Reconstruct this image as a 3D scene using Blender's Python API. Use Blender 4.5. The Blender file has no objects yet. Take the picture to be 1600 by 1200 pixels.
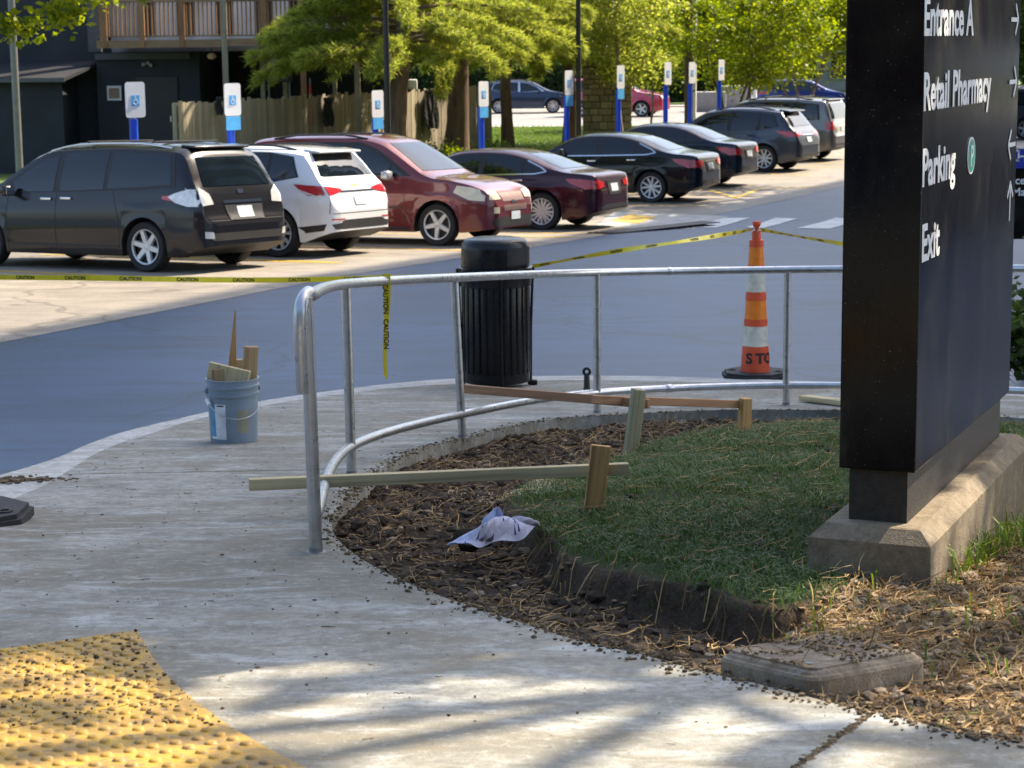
import bpy, bmesh, math, random
import numpy as np
from mathutils import Vector, Matrix
from mathutils.bvhtree import BVHTree

SC = bpy.context.scene
COL = SC.collection
RNG = random.Random(7)
NR = np.random.default_rng(11)

# ------------------------------------------------------------------ camera
ZC = 3.5                                   # camera height above the zero of the scene
FPX = 3200.0                               # focal length for a 1600 px wide frame
PITCH = math.atan((600 - 66) / FPX)
ROLL = math.radians(0.6)
cf = Vector((0, math.cos(PITCH), -math.sin(PITCH)))
cu0 = Vector((0, math.sin(PITCH), math.cos(PITCH)))
cr0 = Vector((1, 0, 0))
cu = cu0 * math.cos(ROLL) + cr0 * math.sin(ROLL)
cr = cr0 * math.cos(ROLL) - cu0 * math.sin(ROLL)
cam_d = bpy.data.cameras.new('camera')
cam = bpy.data.objects.new('camera', cam_d)
COL.objects.link(cam)
cam_d.sensor_width = 36.0
cam_d.lens = 36.0 * FPX / 1600.0
cam_d.clip_start = 0.1
cam_d.clip_end = 6000
m3 = Matrix((cr, cu, -cf)).transposed()
cam.matrix_world = Matrix.Translation((0, 0, ZC)) @ m3.to_4x4()
cam_d.dof.use_dof = True
cam_d.dof.focus_distance = 8.0
cam_d.dof.aperture_fstop = 10.0
SC.camera = cam

# ------------------------------------------------------------------ light
SUN_EL = math.radians(46)
SUN_H = Vector((0.80, 0.60, 0)).normalized()
SUN = Vector((SUN_H.x * math.cos(SUN_EL), SUN_H.y * math.cos(SUN_EL), math.sin(SUN_EL)))
world = bpy.data.worlds.new('World')
SC.world = world
world.use_nodes = True
wn = world.node_tree.nodes
wl = world.node_tree.links
sky = wn.new('ShaderNodeTexSky')
sky.sky_type = 'NISHITA'
sky.sun_disc = False
sky.sun_elevation = SUN_EL
sky.sun_rotation = math.atan2(SUN_H.x, SUN_H.y)
sky.air_density = 1.0
sky.dust_density = 3.0
sky.ozone_density = 0.6
wn['Background'].inputs[1].default_value = 0.15
wl.new(sky.outputs[0], wn['Background'].inputs[0])
sun_d = bpy.data.lights.new('sun', 'SUN')
sun_d.energy = 5.0
sun_d.angle = math.radians(0.5)
sun_d.color = (1.0, 0.86, 0.66)
sun = bpy.data.objects.new('sun', sun_d)
sun.rotation_euler = (-SUN).to_track_quat('-Z', 'Y').to_euler()
sun.location = (0, 0, 60)
COL.objects.link(sun)
SC.view_settings.view_transform = 'Standard'
SC.view_settings.look = 'None'
SC.view_settings.gamma = 1.0
SC.view_settings.use_curve_mapping = False
SC.view_settings.exposure = 1.22
SC.render.engine = 'CYCLES'
SC.cycles.use_denoising = True
SC.cycles.max_bounces = 6
SC.cycles.diffuse_bounces = 3
SC.cycles.glossy_bounces = 3
SC.cycles.transparent_max_bounces = 6
SC.cycles.caustics_reflective = False
SC.cycles.caustics_refractive = False

# ------------------------------------------------------------------ geometry of the place
def ray(u, v):
    d = cf * FPX + cr * (u - 800) - cu * (v - 600)
    return d / d.y

HS = [(-60, 1.29), (0, 1.29), (15.8, 2.87), (20, 2.94), (27, 3.02), (32, 3.20), (38, 3.37), (45, 3.45), (60, 3.50), (100, 3.55), (5000, 3.6)]
HX = np.array([a for a, b in HS], float); HY = np.array([b for a, b in HS], float)
def H_street(d): return float(np.interp(d, HX, HY))
def H_walk(d): return 1.07 + 0.1 * max(d, -3)
def z_street(d): return ZC - H_street(d)
def z_walk(d): return ZC - H_walk(d)
def hit(u, v, H=H_walk, up=0.0):
    """ground point seen at photo pixel (u, v)"""
    r = ray(u, v)
    lo, hi = 0.5, 400.0
    g = lambda d: -r.z * d - (H(d) - up)
    for _ in range(60):
        m = 0.5 * (lo + hi)
        if g(m) < 0: lo = m
        else: hi = m
    return Vector((r.x * lo, lo, ZC + r.z * lo))
def at(u, v, d):
    r = ray(u, v)
    return Vector((r.x * d, d, ZC + r.z * d))

# ------------------------------------------------------------------ materials
def new_mat(name):
    m = bpy.data.materials.new(name); m.use_nodes = True
    nt = m.node_tree
    return m, nt, nt.nodes['Principled BSDF']
def mix_rgb(nt, fac, a, b, mode='MIX'):
    n = nt.nodes.new('ShaderNodeMix'); n.data_type = 'RGBA'; n.blend_type = mode
    for s, v in ((0, fac), (6, a), (7, b)):
        if hasattr(v, 'links') or hasattr(v, 'is_linked'): nt.links.new(v, n.inputs[s])
        elif s == 0: n.inputs[s].default_value = v
        else: n.inputs[s].default_value = (*v[:3], 1)
    return n.outputs[2]
def coords(nt, kind='Object', scale=(1, 1, 1)):
    if kind == 'World':
        o = nt.nodes.new('ShaderNodeNewGeometry').outputs['Position']
    else:
        o = nt.nodes.new('ShaderNodeTexCoord').outputs[kind]
    mp = nt.nodes.new('ShaderNodeMapping'); mp.inputs['Scale'].default_value = scale
    nt.links.new(o, mp.inputs[0])
    return mp.outputs[0]
def noise(nt, co, scale, detail=4, rough=0.6, dist=0.0):
    n = nt.nodes.new('ShaderNodeTexNoise')
    n.inputs['Scale'].default_value = scale; n.inputs['Detail'].default_value = detail
    n.inputs['Roughness'].default_value = rough; n.inputs['Distortion'].default_value = dist
    nt.links.new(co, n.inputs['Vector'])
    return n.outputs[0]
def ramp(nt, fac, stops):
    n = nt.nodes.new('ShaderNodeValToRGB'); e = n.color_ramp.elements
    while len(e) < len(stops): e.new(0.5)
    for i, (p, c) in enumerate(stops):
        e[i].position = p
        e[i].color = (c, c, c, 1) if isinstance(c, (int, float)) else (*c, 1)
    nt.links.new(fac, n.inputs[0])
    return n.outputs[0]
def bump(nt, bs, h, strength, dist=0.01):
    b = nt.nodes.new('ShaderNodeBump'); b.inputs['Strength'].default_value = strength
    b.inputs['Distance'].default_value = dist
    nt.links.new(h, b.inputs['Height']); nt.links.new(b.outputs[0], bs.inputs['Normal'])
    return b
MATS = {}
def M(name, col, rough=0.5, metal=0.0, var=0.12, vs=6.0, bmp=0.0, bs_=60.0, spec=0.5, coat=0.0, stretch=(1, 1, 1), kind='Object', rvar=0.0, coat_rough=0.03):
    if name in MATS: return MATS[name]
    m, nt, b = new_mat(name)
    co = coords(nt, kind, stretch)
    n = noise(nt, co, vs, 5)
    dark = tuple(c * (1 - var) for c in col); lite = tuple(min(1, c * (1 + var)) for c in col)
    nt.links.new(ramp(nt, n, [(0.3, dark), (0.7, lite)]), b.inputs['Base Color'])
    b.inputs['Roughness'].default_value = rough
    if rvar:
        nt.links.new(ramp(nt, noise(nt, co, vs * 2.3, 4), [(0.3, max(0.02, rough - rvar)), (0.7, min(1, rough + rvar))]), b.inputs['Roughness'])
    b.inputs['Metallic'].default_value = metal
    b.inputs['Specular IOR Level'].default_value = spec
    b.inputs['Coat Weight'].default_value = coat
    b.inputs['Coat Roughness'].default_value = coat_rough
    if bmp: bump(nt, b, noise(nt, co, bs_, 4), bmp)
    MATS[name] = m
    return m
def wood_mat(name, col, grain=40, axis=0, dark=0.45, rough=0.75):
    m, nt, b = new_mat(name)
    sc = [grain, grain, grain]; sc[axis] = 1.2
    co = coords(nt, 'Object', tuple(sc))
    n = noise(nt, co, 1.0, 5, 0.65, 0.6)
    n2 = noise(nt, coords(nt, 'Object'), 3.0, 3)
    c = ramp(nt, n, [(0.30, tuple(x * dark for x in col)), (0.5, col), (0.75, tuple(min(1, x * 1.2) for x in col))])
    c = mix_rgb(nt, ramp(nt, n2, [(0.35, 0.35), (0.65, 0.0)]), c, tuple(x * 0.6 for x in col))
    oi = nt.nodes.new('ShaderNodeObjectInfo')
    hs = nt.nodes.new('ShaderNodeHueSaturation')
    mr = nt.nodes.new('ShaderNodeMapRange'); mr.inputs[3].default_value = 0.75; mr.inputs[4].default_value = 1.2
    nt.links.new(oi.outputs['Random'], mr.inputs[0]); nt.links.new(mr.outputs[0], hs.inputs['Value'])
    nt.links.new(c, hs.inputs['Color']); nt.links.new(hs.outputs[0], b.inputs['Base Color'])
    b.inputs['Roughness'].default_value = rough
    b.inputs['Specular IOR Level'].default_value = 0.3
    bump(nt, b, n, 0.35, 0.003)
    MATS[name] = m
    return m
def leaf_mat(name, cols, transl=0.5, rough=0.5):
    m = bpy.data.materials.new(name); m.use_nodes = True; nt = m.node_tree
    b = nt.nodes['Principled BSDF']; out = nt.nodes['Material Output']
    g = nt.nodes.new('ShaderNodeNewGeometry')
    k = len(cols) - 1
    c = ramp(nt, g.outputs['Random Per Island'], [(i / k, cols[i]) for i in range(k + 1)])
    nt.links.new(c, b.inputs['Base Color']); b.inputs['Roughness'].default_value = rough
    b.inputs['Specular IOR Level'].default_value = 0.3
    t = nt.nodes.new('ShaderNodeBsdfTranslucent')
    hs = nt.nodes.new('ShaderNodeHueSaturation'); hs.inputs['Value'].default_value = 1.5; hs.inputs['Saturation'].default_value = 1.1
    nt.links.new(c, hs.inputs['Color']); nt.links.new(hs.outputs[0], t.inputs['Color'])
    mx = nt.nodes.new('ShaderNodeMixShader'); mx.inputs[0].default_value = transl
    nt.links.new(b.outputs[0], mx.inputs[1]); nt.links.new(t.outputs[0], mx.inputs[2])
    nt.links.new(mx.outputs[0], out.inputs['Surface'])
    MATS[name] = m
    return m

# ------------------------------------------------------------------ mesh helpers
class MB:
    def __init__(s): s.v = []; s.f = []
    def add(s, vs, fs):
        o = len(s.v); s.v += [tuple(x) for x in vs]; s.f += [tuple(i + o for i in f) for f in fs]
    def box(s, c, d, rot=None):
        c = Vector(c); hx, hy, hz = d[0] / 2, d[1] / 2, d[2] / 2
        vs = [Vector((x, y, z)) for z in (-hz, hz) for x, y in ((-hx, -hy), (hx, -hy), (hx, hy), (-hx, hy))]
        if rot is not None: vs = [rot @ p for p in vs]
        s.add([c + p for p in vs], [(3, 2, 1, 0), (4, 5, 6, 7), (0, 1, 5, 4), (1, 2, 6, 5), (2, 3, 7, 6), (3, 0, 4, 7)])
        return s
    def rbox(s, c, d, r=0.01, rot=None):
        """box with chamfered edges"""
        c = Vector(c); h = [max(q / 2, 1e-4) for q in d]; r = min(r, min(h) * 0.9)
        bm = bmesh.new(); bmesh.ops.create_cube(bm, size=1.0)
        for p in bm.verts: p.co = Vector((p.co.x * d[0], p.co.y * d[1], p.co.z * d[2]))
        bmesh.ops.bevel(bm, geom=bm.edges[:], offset=r, segments=2, affect='EDGES', profile=0.5)
        bm.verts.ensure_lookup_table()
        s.add([c + ((rot @ p.co) if rot is not None else p.co) for p in bm.verts], [tuple(q.index for q in f.verts) for f in bm.faces])
        bm.free(); return s
    def tube(s, path, rad, n=10, cap=True):
        path = [Vector(p) for p in path]; k = len(path)
        rads = rad if isinstance(rad, (list, tuple)) else [rad] * k
        o = len(s.v); up = None
        for i, p in enumerate(path):
            t = (path[min(i + 1, k - 1)] - path[max(i - 1, 0)]).normalized()
            if up is None:
                up = Vector((0, 0, 1)) if abs(t.z) < 0.9 else Vector((1, 0, 0))
            a = (up - t * up.dot(t)).normalized(); b = t.cross(a); up = a
            for j in range(n):
                w = 2 * math.pi * j / n
                s.v.append(tuple(p + (a * math.cos(w) + b * math.sin(w)) * rads[i]))
        for i in range(k - 1):
            for j in range(n):
                s.f.append((o + i * n + j, o + i * n + (j + 1) % n, o + (i + 1) * n + (j + 1) % n, o + (i + 1) * n + j))
        if cap:
            s.f.append(tuple(o + j for j in reversed(range(n)))); s.f.append(tuple(o + (k - 1) * n + j for j in range(n)))
        return s
    def lathe(s, prof, n=24, axis='z', c=(0, 0, 0)):
        o = len(s.v); c = Vector(c)
        for r, h in prof:
            for j in range(n):
                w = 2 * math.pi * j / n
                p = (r * math.cos(w), r * math.sin(w), h) if axis == 'z' else (r * math.cos(w), h, r * math.sin(w))
                s.v.append(tuple(c + Vector(p)))
        for i in range(len(prof) - 1):
            for j in range(n):
                q = (o + i * n + j, o + i * n + (j + 1) % n, o + (i + 1) * n + (j + 1) % n, o + (i + 1) * n + j)
                s.f.append(q if axis == 'z' else q[::-1])
        return s
    def prism(s, poly, z0, z1, fn=None):
        """vertical prism of a 2D polygon"""
        k = len(poly)
        vs = [(x, y, z0) for x, y in poly] + [(x, y, z1) for x, y in poly]
        if fn: vs = [fn(*p) for p in vs]
        s.add(vs, [tuple(reversed(range(k))), tuple(range(k, 2 * k))] + [(i, (i + 1) % k, k + (i + 1) % k, k + i) for i in range(k)])
        return s
    def mesh(s, name, mat, smooth=None):
        me = bpy.data.meshes.new(name); me.from_pydata(s.v, [], s.f); me.update()
        if mat is not None: me.materials.append(mat)
        if smooth is not None:
            me.polygons.foreach_set('use_smooth', [True] * len(me.polygons))
            me.set_sharp_from_angle(angle=math.radians(smooth))
        return me
    def build(s, name, mat, parent=None, smooth=None):
        return link(name, s.mesh(name, mat, smooth), parent)
def link(name, me, parent=None):
    o = bpy.data.objects.new(name, me); COL.objects.link(o)
    if parent is not None: o.parent = parent
    return o
def tag(o, label=None, cat=None, group=None, kind=None):
    if label: o['label'] = label
    if cat: o['category'] = cat
    if group: o['group'] = group
    if kind: o['kind'] = kind
    return o
def thing(name, label, cat, loc=(0, 0, 0), rotz=0.0, group=None):
    o = bpy.data.objects.new(name, None); COL.objects.link(o)
    o.location = loc; o.rotation_euler = (0, 0, rotz); o.empty_display_size = 0.2
    return tag(o, label, cat, group)
def copy_tree(o, parent=None):
    c = o.copy(); COL.objects.link(c)
    if parent is not None: c.parent = parent
    for ch in list(o.children): copy_tree(ch, c)
    return c
def np_mesh(name, V, F, mat, smooth=False):
    me = bpy.data.meshes.new(name)
    V = np.asarray(V, np.float32); F = np.asarray(F, np.int32); k = F.shape[1]
    me.vertices.add(len(V)); me.vertices.foreach_set('co', V.ravel())
    me.loops.add(F.size); me.loops.foreach_set('vertex_index', F.ravel())
    me.polygons.add(len(F)); me.polygons.foreach_set('loop_start', np.arange(0, F.size, k, dtype=np.int32))
    me.polygons.foreach_set('use_smooth', np.full(len(F), bool(smooth)))
    me.update(calc_edges=True); me.materials.append(mat)
    return me
def unit(a): return a / (np.linalg.norm(a, axis=1, keepdims=True) + 1e-9)
def leaf_cards(P, size, elong=1.6, tilt=1.0, rng=NR):
    """one rhombic leaf at every point of P, turned at random"""
    n = len(P)
    a = unit(rng.normal(size=(n, 3)) * np.array([1, 1, tilt])); b = unit(np.cross(a, rng.normal(size=(n, 3))))
    s = size * (0.6 + 0.8 * rng.random((n, 1)))
    V = np.stack([P - a * s * elong / 2, P + b * s / 2, P + a * s * elong / 2, P - b * s / 2], 1).reshape(-1, 3)
    return V, np.arange(4 * n).reshape(n, 4)
def in_poly(px, py, poly):
    px = np.asarray(px); inside = np.zeros(px.shape, bool); k = len(poly)
    for i in range(k):
        x0, y0 = poly[i]; x1, y1 = poly[(i + 1) % k]
        c = ((y0 > py) != (y1 > py)) & (px < (x1 - x0) * (py - y0) / ((y1 - y0) if y1 != y0 else 1e-9) + x0)
        inside ^= c
    return inside
def poly_dist(px, py, poly):
    px = np.asarray(px, float); best = np.full(px.shape, 1e9); k = len(poly)
    for i in range(k):
        x0, y0 = poly[i]; x1, y1 = poly[(i + 1) % k]
        dx, dy = x1 - x0, y1 - y0
        t = np.clip(((px - x0) * dx + (py - y0) * dy) / (dx * dx + dy * dy + 1e-12), 0, 1)
        best = np.minimum(best, np.hypot(px - x0 - t * dx, py - y0 - t * dy))
    return best
def smooth_path(pts, n=8, closed=False):
    """Catmull-Rom through points"""
    P = [Vector(p) for p in pts]; out = []; k = len(P)
    for i in range(k if closed else k - 1):
        if closed: p0, p1, p2, p3 = P[(i - 1) % k], P[i], P[(i + 1) % k], P[(i + 2) % k]
        else: p0, p1, p2, p3 = P[max(i - 1, 0)], P[i], P[i + 1], P[min(i + 2, k - 1)]
        for j in range(n):
            t = j / n
            out.append(0.5 * ((2 * p1) + (p2 - p0) * t + (2 * p0 - 5 * p1 + 4 * p2 - p3) * t * t + (3 * p1 - p0 - 3 * p2 + p3) * t ** 3))
    if not closed: out.append(P[-1])
    return out
def vnoise(x, y, scale, seed=0, octaves=4):
    """cheap smooth value noise, numpy"""
    out = np.zeros(np.shape(x)); amp = 1.0; tot = 0
    for o in range(octaves):
        r = np.random.default_rng(seed * 31 + o); T = r.random((64, 64))
        X = np.asarray(x) * scale * 2 ** o + 100.3; Y = np.asarray(y) * scale * 2 ** o + 57.7
        i = np.floor(X).astype(int); j = np.floor(Y).astype(int); fx = X - i; fy = Y - j
        fx = fx * fx * (3 - 2 * fx); fy = fy * fy * (3 - 2 * fy)
        g = lambda a, b: T[a % 64, b % 64]
        out += amp * ((g(i, j) * (1 - fx) + g(i + 1, j) * fx) * (1 - fy) + (g(i, j + 1) * (1 - fx) + g(i + 1, j + 1) * fx) * fy)
        tot += amp; amp *= 0.5
    return out / tot
TXT = {}
def text_mesh(s, size, mat, bold=0.0, ext=0.001, key=None, align='LEFT'):
    k = (s, size, mat.name, bold, align)
    if k in TXT: return TXT[k]
    cu_ = bpy.data.curves.new('txt', 'FONT'); cu_.body = s; cu_.size = size; cu_.offset = bold; cu_.extrude = ext
    cu_.align_x = align; cu_.resolution_u = 3
    o = bpy.data.objects.new('txt', cu_); COL.objects.link(o)
    dg = bpy.context.evaluated_depsgraph_get(); dg.update()
    me = bpy.data.meshes.new_from_object(o.evaluated_get(dg))
    bpy.data.objects.remove(o); bpy.data.curves.remove(cu_)
    me.materials.clear(); me.materials.append(mat)
    TXT[k] = me
    return me

# ------------------------------------------------------------------ materials of the place
def mat_concrete(name, base, dirt=0.5, smear=0.5, specks=True):
    m, nt, b = new_mat(name)
    co = coords(nt, 'World')
    big = noise(nt, co, 0.9, 5, 0.6, 0.4); mid = noise(nt, co, 5.0, 6, 0.7); fine = noise(nt, co, 140.0, 3, 0.7)
    st = noise(nt, coords(nt, 'World', (2.2, 6.0, 1)), 1.0, 6, 0.72, 0.8)
    c = ramp(nt, mid, [(0.36, tuple(x * 0.66 for x in base)), (0.5, base), (0.64, tuple(x * 1.18 for x in base))])
    c = mix_rgb(nt, ramp(nt, big, [(0.42, dirt), (0.56, 0.0)]), c, (base[0] * 0.62, base[1] * 0.56, base[2] * 0.46))
    c = mix_rgb(nt, ramp(nt, st, [(0.53, 0.0), (0.64, smear)]), c, (0.62, 0.65, 0.66))
    c = mix_rgb(nt, ramp(nt, st, [(0.36, 0.6 * dirt), (0.47, 0.0)]), c, (base[0] * 0.5, base[1] * 0.46, base[2] * 0.4))
    c = mix_rgb(nt, ramp(nt, fine, [(0.30, 0.5), (0.45, 0.0)]), c, tuple(x * 0.55 for x in base))
    grain = noise(nt, co, 26.0, 6, 0.8)
    c = mix_rgb(nt, ramp(nt, grain, [(0.38, 0.7), (0.49, 0.0)]), c, tuple(x * 0.55 for x in base))
    c = mix_rgb(nt, ramp(nt, grain, [(0.53, 0.0), (0.65, 0.55)]), c, tuple(min(1, x * 1.5) for x in base))
    blot = noise(nt, coords(nt, 'World', (1.0, 2.2, 1)), 2.3, 5, 0.7, 1.2)
    c = mix_rgb(nt, ramp(nt, blot, [(0.52, 0.0), (0.62, 0.6 * dirt)]), c, (base[0] * 0.66, base[1] * 0.56, base[2] * 0.42))
    if specks:
        sp = noise(nt, co, 34.0, 2, 0.5)
        c = mix_rgb(nt, ramp(nt, sp, [(0.22, 0.75), (0.27, 0.0)]), c, (0.07, 0.06, 0.05))
    nt.links.new(c, b.inputs['Base Color'])
    b.inputs['Roughness'].default_value = 0.82; b.inputs['Specular IOR Level'].default_value = 0.35
    mth = nt.nodes.new('ShaderNodeMath'); mth.operation = 'ADD'
    nt.links.new(fine, mth.inputs[0]); nt.links.new(mid, mth.inputs[1])
    bump(nt, b, mth.outputs[0], 0.5, 0.008)
    MATS[name] = m; return m
mat_concrete('walk_concrete', (0.292, 0.292, 0.262), 0.8, 0.36)
mat_concrete('curb_concrete', (0.46, 0.46, 0.44), 0.3, 0.5)
mat_concrete('plinth_concrete', (0.23, 0.185, 0.125), 0.5, 0.06)
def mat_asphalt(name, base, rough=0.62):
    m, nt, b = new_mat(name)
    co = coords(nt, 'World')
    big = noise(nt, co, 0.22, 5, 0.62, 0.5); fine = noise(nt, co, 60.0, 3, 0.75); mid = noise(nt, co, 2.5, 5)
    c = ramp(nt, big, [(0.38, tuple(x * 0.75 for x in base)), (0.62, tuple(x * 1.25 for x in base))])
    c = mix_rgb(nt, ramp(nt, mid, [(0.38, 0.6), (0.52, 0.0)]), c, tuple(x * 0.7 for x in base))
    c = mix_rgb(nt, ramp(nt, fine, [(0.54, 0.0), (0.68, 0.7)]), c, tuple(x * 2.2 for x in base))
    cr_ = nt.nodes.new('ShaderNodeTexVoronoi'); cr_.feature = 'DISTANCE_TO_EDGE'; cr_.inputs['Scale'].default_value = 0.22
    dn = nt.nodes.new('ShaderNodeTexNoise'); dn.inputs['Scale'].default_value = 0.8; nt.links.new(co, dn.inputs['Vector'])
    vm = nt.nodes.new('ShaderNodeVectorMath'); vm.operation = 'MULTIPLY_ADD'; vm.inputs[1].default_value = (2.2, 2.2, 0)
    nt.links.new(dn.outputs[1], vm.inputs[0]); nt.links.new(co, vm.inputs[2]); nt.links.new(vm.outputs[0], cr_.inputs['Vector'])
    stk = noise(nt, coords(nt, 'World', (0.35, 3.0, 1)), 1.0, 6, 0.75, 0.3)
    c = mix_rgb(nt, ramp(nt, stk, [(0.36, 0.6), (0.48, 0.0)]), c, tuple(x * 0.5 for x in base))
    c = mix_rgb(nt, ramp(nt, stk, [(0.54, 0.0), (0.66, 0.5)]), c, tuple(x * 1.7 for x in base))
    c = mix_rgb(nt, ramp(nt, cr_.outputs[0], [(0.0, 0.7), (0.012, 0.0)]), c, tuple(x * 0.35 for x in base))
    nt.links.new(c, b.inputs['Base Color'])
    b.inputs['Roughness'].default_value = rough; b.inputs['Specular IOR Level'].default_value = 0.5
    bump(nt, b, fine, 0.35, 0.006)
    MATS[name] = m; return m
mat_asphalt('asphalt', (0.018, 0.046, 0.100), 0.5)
mat_asphalt('sunlit_lot_asphalt', (0.225, 0.198, 0.160), 0.6)  # paler, warmer copy of the asphalt: the lot's sunlight put into its colour
mat_asphalt('pale_road', (0.235, 0.225, 0.215), 0.7)
M('white_paint', (0.62, 0.64, 0.64), 0.7, var=0.25, vs=3, kind='World')
M('yellow_paint', (0.62, 0.40, 0.05), 0.7, var=0.3, vs=4, kind='World')
M('galv', (0.50, 0.52, 0.54), 0.34, 0.9, var=0.14, vs=14, rvar=0.1)
def mat_sign():
    m, nt, b = new_mat('black_gloss')
    co = coords(nt, 'Object', (2, 2, 1.0)); n = noise(nt, co, 1.6, 6, 0.65, 0.5); f = noise(nt, coords(nt, 'Object'), 160.0, 2, 0.5)
    c = ramp(nt, n, [(0.40, (0.004, 0.004, 0.005)), (0.58, (0.014, 0.012, 0.010)), (0.72, (0.05, 0.043, 0.034))])
    c = mix_rgb(nt, ramp(nt, f, [(0.70, 0.0), (0.76, 0.8)]), c, (0.30, 0.27, 0.23))
    nt.links.new(c, b.inputs['Base Color'])
    nt.links.new(ramp(nt, n, [(0.35, 0.10), (0.75, 0.24)]), b.inputs['Roughness'])
    b.inputs['Specular IOR Level'].default_value = 0.16
    MATS['black_gloss'] = m
mat_sign()
M('black_metal', (0.006, 0.006, 0.007), 0.3, var=0.3, vs=9, spec=0.35, rvar=0.1)
M('rubber', (0.022, 0.022, 0.024), 0.75, var=0.35, vs=12, bmp=0.3, bs_=60)
M('tyre_rubber', (0.016, 0.016, 0.017), 0.8, var=0.2, vs=9)
M('rim_silver', (0.60, 0.61, 0.63), 0.42, 0.6, var=0.06)
M('rim_dark', (0.03, 0.03, 0.034), 0.45, 0.4, var=0.1)
M('chrome', (0.72, 0.73, 0.75), 0.12, 1.0, var=0.05)
M('car_glass', (0.004, 0.008, 0.011), 0.02, var=0.3, vs=2, spec=0.7)
M('plastic_black', (0.018, 0.018, 0.02), 0.55, var=0.2)
M('lamp_red', (0.42, 0.015, 0.02), 0.12, var=0.25, vs=9, coat=0.8)
M('lamp_clear', (0.66, 0.66, 0.64), 0.10, 0.25, var=0.2, vs=14, coat=0.9)
M('lamp_aged', (0.68, 0.60, 0.42), 0.25, 0.1, var=0.12, vs=9, coat=0.5)
M('plate_white', (0.50, 0.56, 0.62), 0.45, var=0.25, vs=30)
M('sign_white', (0.80, 0.81, 0.82), 0.35, var=0.05)
M('sign_blue', (0.012, 0.10, 0.52), 0.35, var=0.1)
M('sleeve_blue', (0.006, 0.07, 0.60), 0.4, var=0.12)
M('plate_cyan', (0.10, 0.42, 0.80), 0.4, var=0.12)
M('letter_white', (0.74, 0.74, 0.70), 0.45, var=0.06)
M('badge_green', (0.02, 0.28, 0.20), 0.4, var=0.06)
M('text_black', (0.012, 0.012, 0.012), 0.6, var=0.1)
M('tape_yellow', (0.86, 0.68, 0.02), 0.38, var=0.12, vs=8)
M('cone_orange', (0.68, 0.085, 0.025), 0.5, var=0.14, vs=9, bmp=0.1)
M('reflect_orange', (0.85, 0.22, 0.015), 0.35, var=0.1, vs=30)
M('reflect_white', (0.66, 0.62, 0.50), 0.35, var=0.25, vs=14)
M('bucket_grey', (0.22, 0.28, 0.34), 0.45, var=0.14, vs=5, bmp=0.05)
M('bucket_stain', (0.28, 0.27, 0.19), 0.6, var=0.2)
M('label_white', (0.68, 0.70, 0.72), 0.5, var=0.2, vs=18)
M('label_blue', (0.10, 0.30, 0.48), 0.5, var=0.2, vs=10)
M('rag', (0.56, 0.60, 0.80), 0.85, var=0.18, vs=25, bmp=0.3, bs_=60)
M('rag_print', (0.03, 0.05, 0.22), 0.85, var=0.2)
wood_mat('pine_fresh', (0.56, 0.47, 0.27), 45)
wood_mat('stake_orange', (0.50, 0.29, 0.11), 40, 2)
wood_mat('stake_green', (0.44, 0.40, 0.24), 45, 2)
wood_mat('cedar', (0.44, 0.24, 0.13), 45)
wood_mat('scrap_wood', (0.42, 0.29, 0.15), 40, 2)
wood_mat('fence_grey', (0.38, 0.325, 0.24), 25, 2, 0.6, 0.9)
wood_mat('deck_wood', (0.33, 0.18, 0.09), 25, 2, 0.6, 0.8)
wood_mat('deck_beam', (0.24, 0.155, 0.09), 25, 0, 0.6, 0.8)
wood_mat('bark', (0.17, 0.115, 0.078), 9, 2, 0.4, 0.95)
wood_mat('bark_pale', (0.20, 0.17, 0.14), 12, 2, 0.5, 0.95)
M('building_black', (0.022, 0.026, 0.034), 0.8, var=0.25, vs=1.2, bmp=0.1, bs_=8)
M('roof_black', (0.018, 0.020, 0.026), 0.7, var=0.3, vs=3, bmp=0.3, bs_=12)
M('pole_black', (0.012, 0.012, 0.014), 0.4, var=0.2)
M('pole_grey', (0.20, 0.20, 0.20), 0.5, 0.3, var=0.15)
M('tarp_black', (0.012, 0.012, 0.013), 0.75, var=0.3, vs=5, bmp=0.4, bs_=6)
M('tarp_blue', (0.10, 0.20, 0.26), 0.6, var=0.3, vs=6, bmp=0.3, bs_=10)
M('sign_navy', (0.015, 0.035, 0.30), 0.4, var=0.1)
M('hospital_wall', (0.13, 0.10, 0.08), 0.85, var=0.12, vs=0.4)
M('window_dark', (0.02, 0.028, 0.035), 0.08, var=0.2, spec=0.8)
M('house_pale', (0.50, 0.52, 0.53), 0.85, var=0.1, vs=0.5)
M('trim_white', (0.70, 0.70, 0.69), 0.6, var=0.06)
M('red_paint', (0.45, 0.02, 0.02), 0.45, var=0.15)
M('lamp_tan', (0.55, 0.36, 0.20), 0.6, var=0.1)
M('box_grey', (0.30, 0.29, 0.28), 0.75, var=0.15)
leaf_mat('leaf_bright', [(0.08, 0.12, 0.012), (0.17, 0.22, 0.02), (0.27, 0.30, 0.025), (0.13, 0.19, 0.02)], 0.55)
leaf_mat('leaf_mid', [(0.03, 0.055, 0.012), (0.06, 0.10, 0.02), (0.09, 0.13, 0.025)], 0.4)
leaf_mat('needle', [(0.12, 0.165, 0.03), (0.25, 0.29, 0.055), (0.38, 0.39, 0.08), (0.21, 0.25, 0.05)], 0.6)
leaf_mat('hedge_leaf', [(0.015, 0.035, 0.01), (0.03, 0.06, 0.015), (0.045, 0.085, 0.02)], 0.3)
leaf_mat('grass_blade', [(0.032, 0.070, 0.016), (0.055, 0.115, 0.024), (0.080, 0.14, 0.032), (0.13, 0.155, 0.055), (0.06, 0.12, 0.024)], 0.3)
leaf_mat('lawn_blade', [(0.08, 0.14, 0.02), (0.13, 0.20, 0.03), (0.18, 0.25, 0.04)], 0.3)
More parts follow.
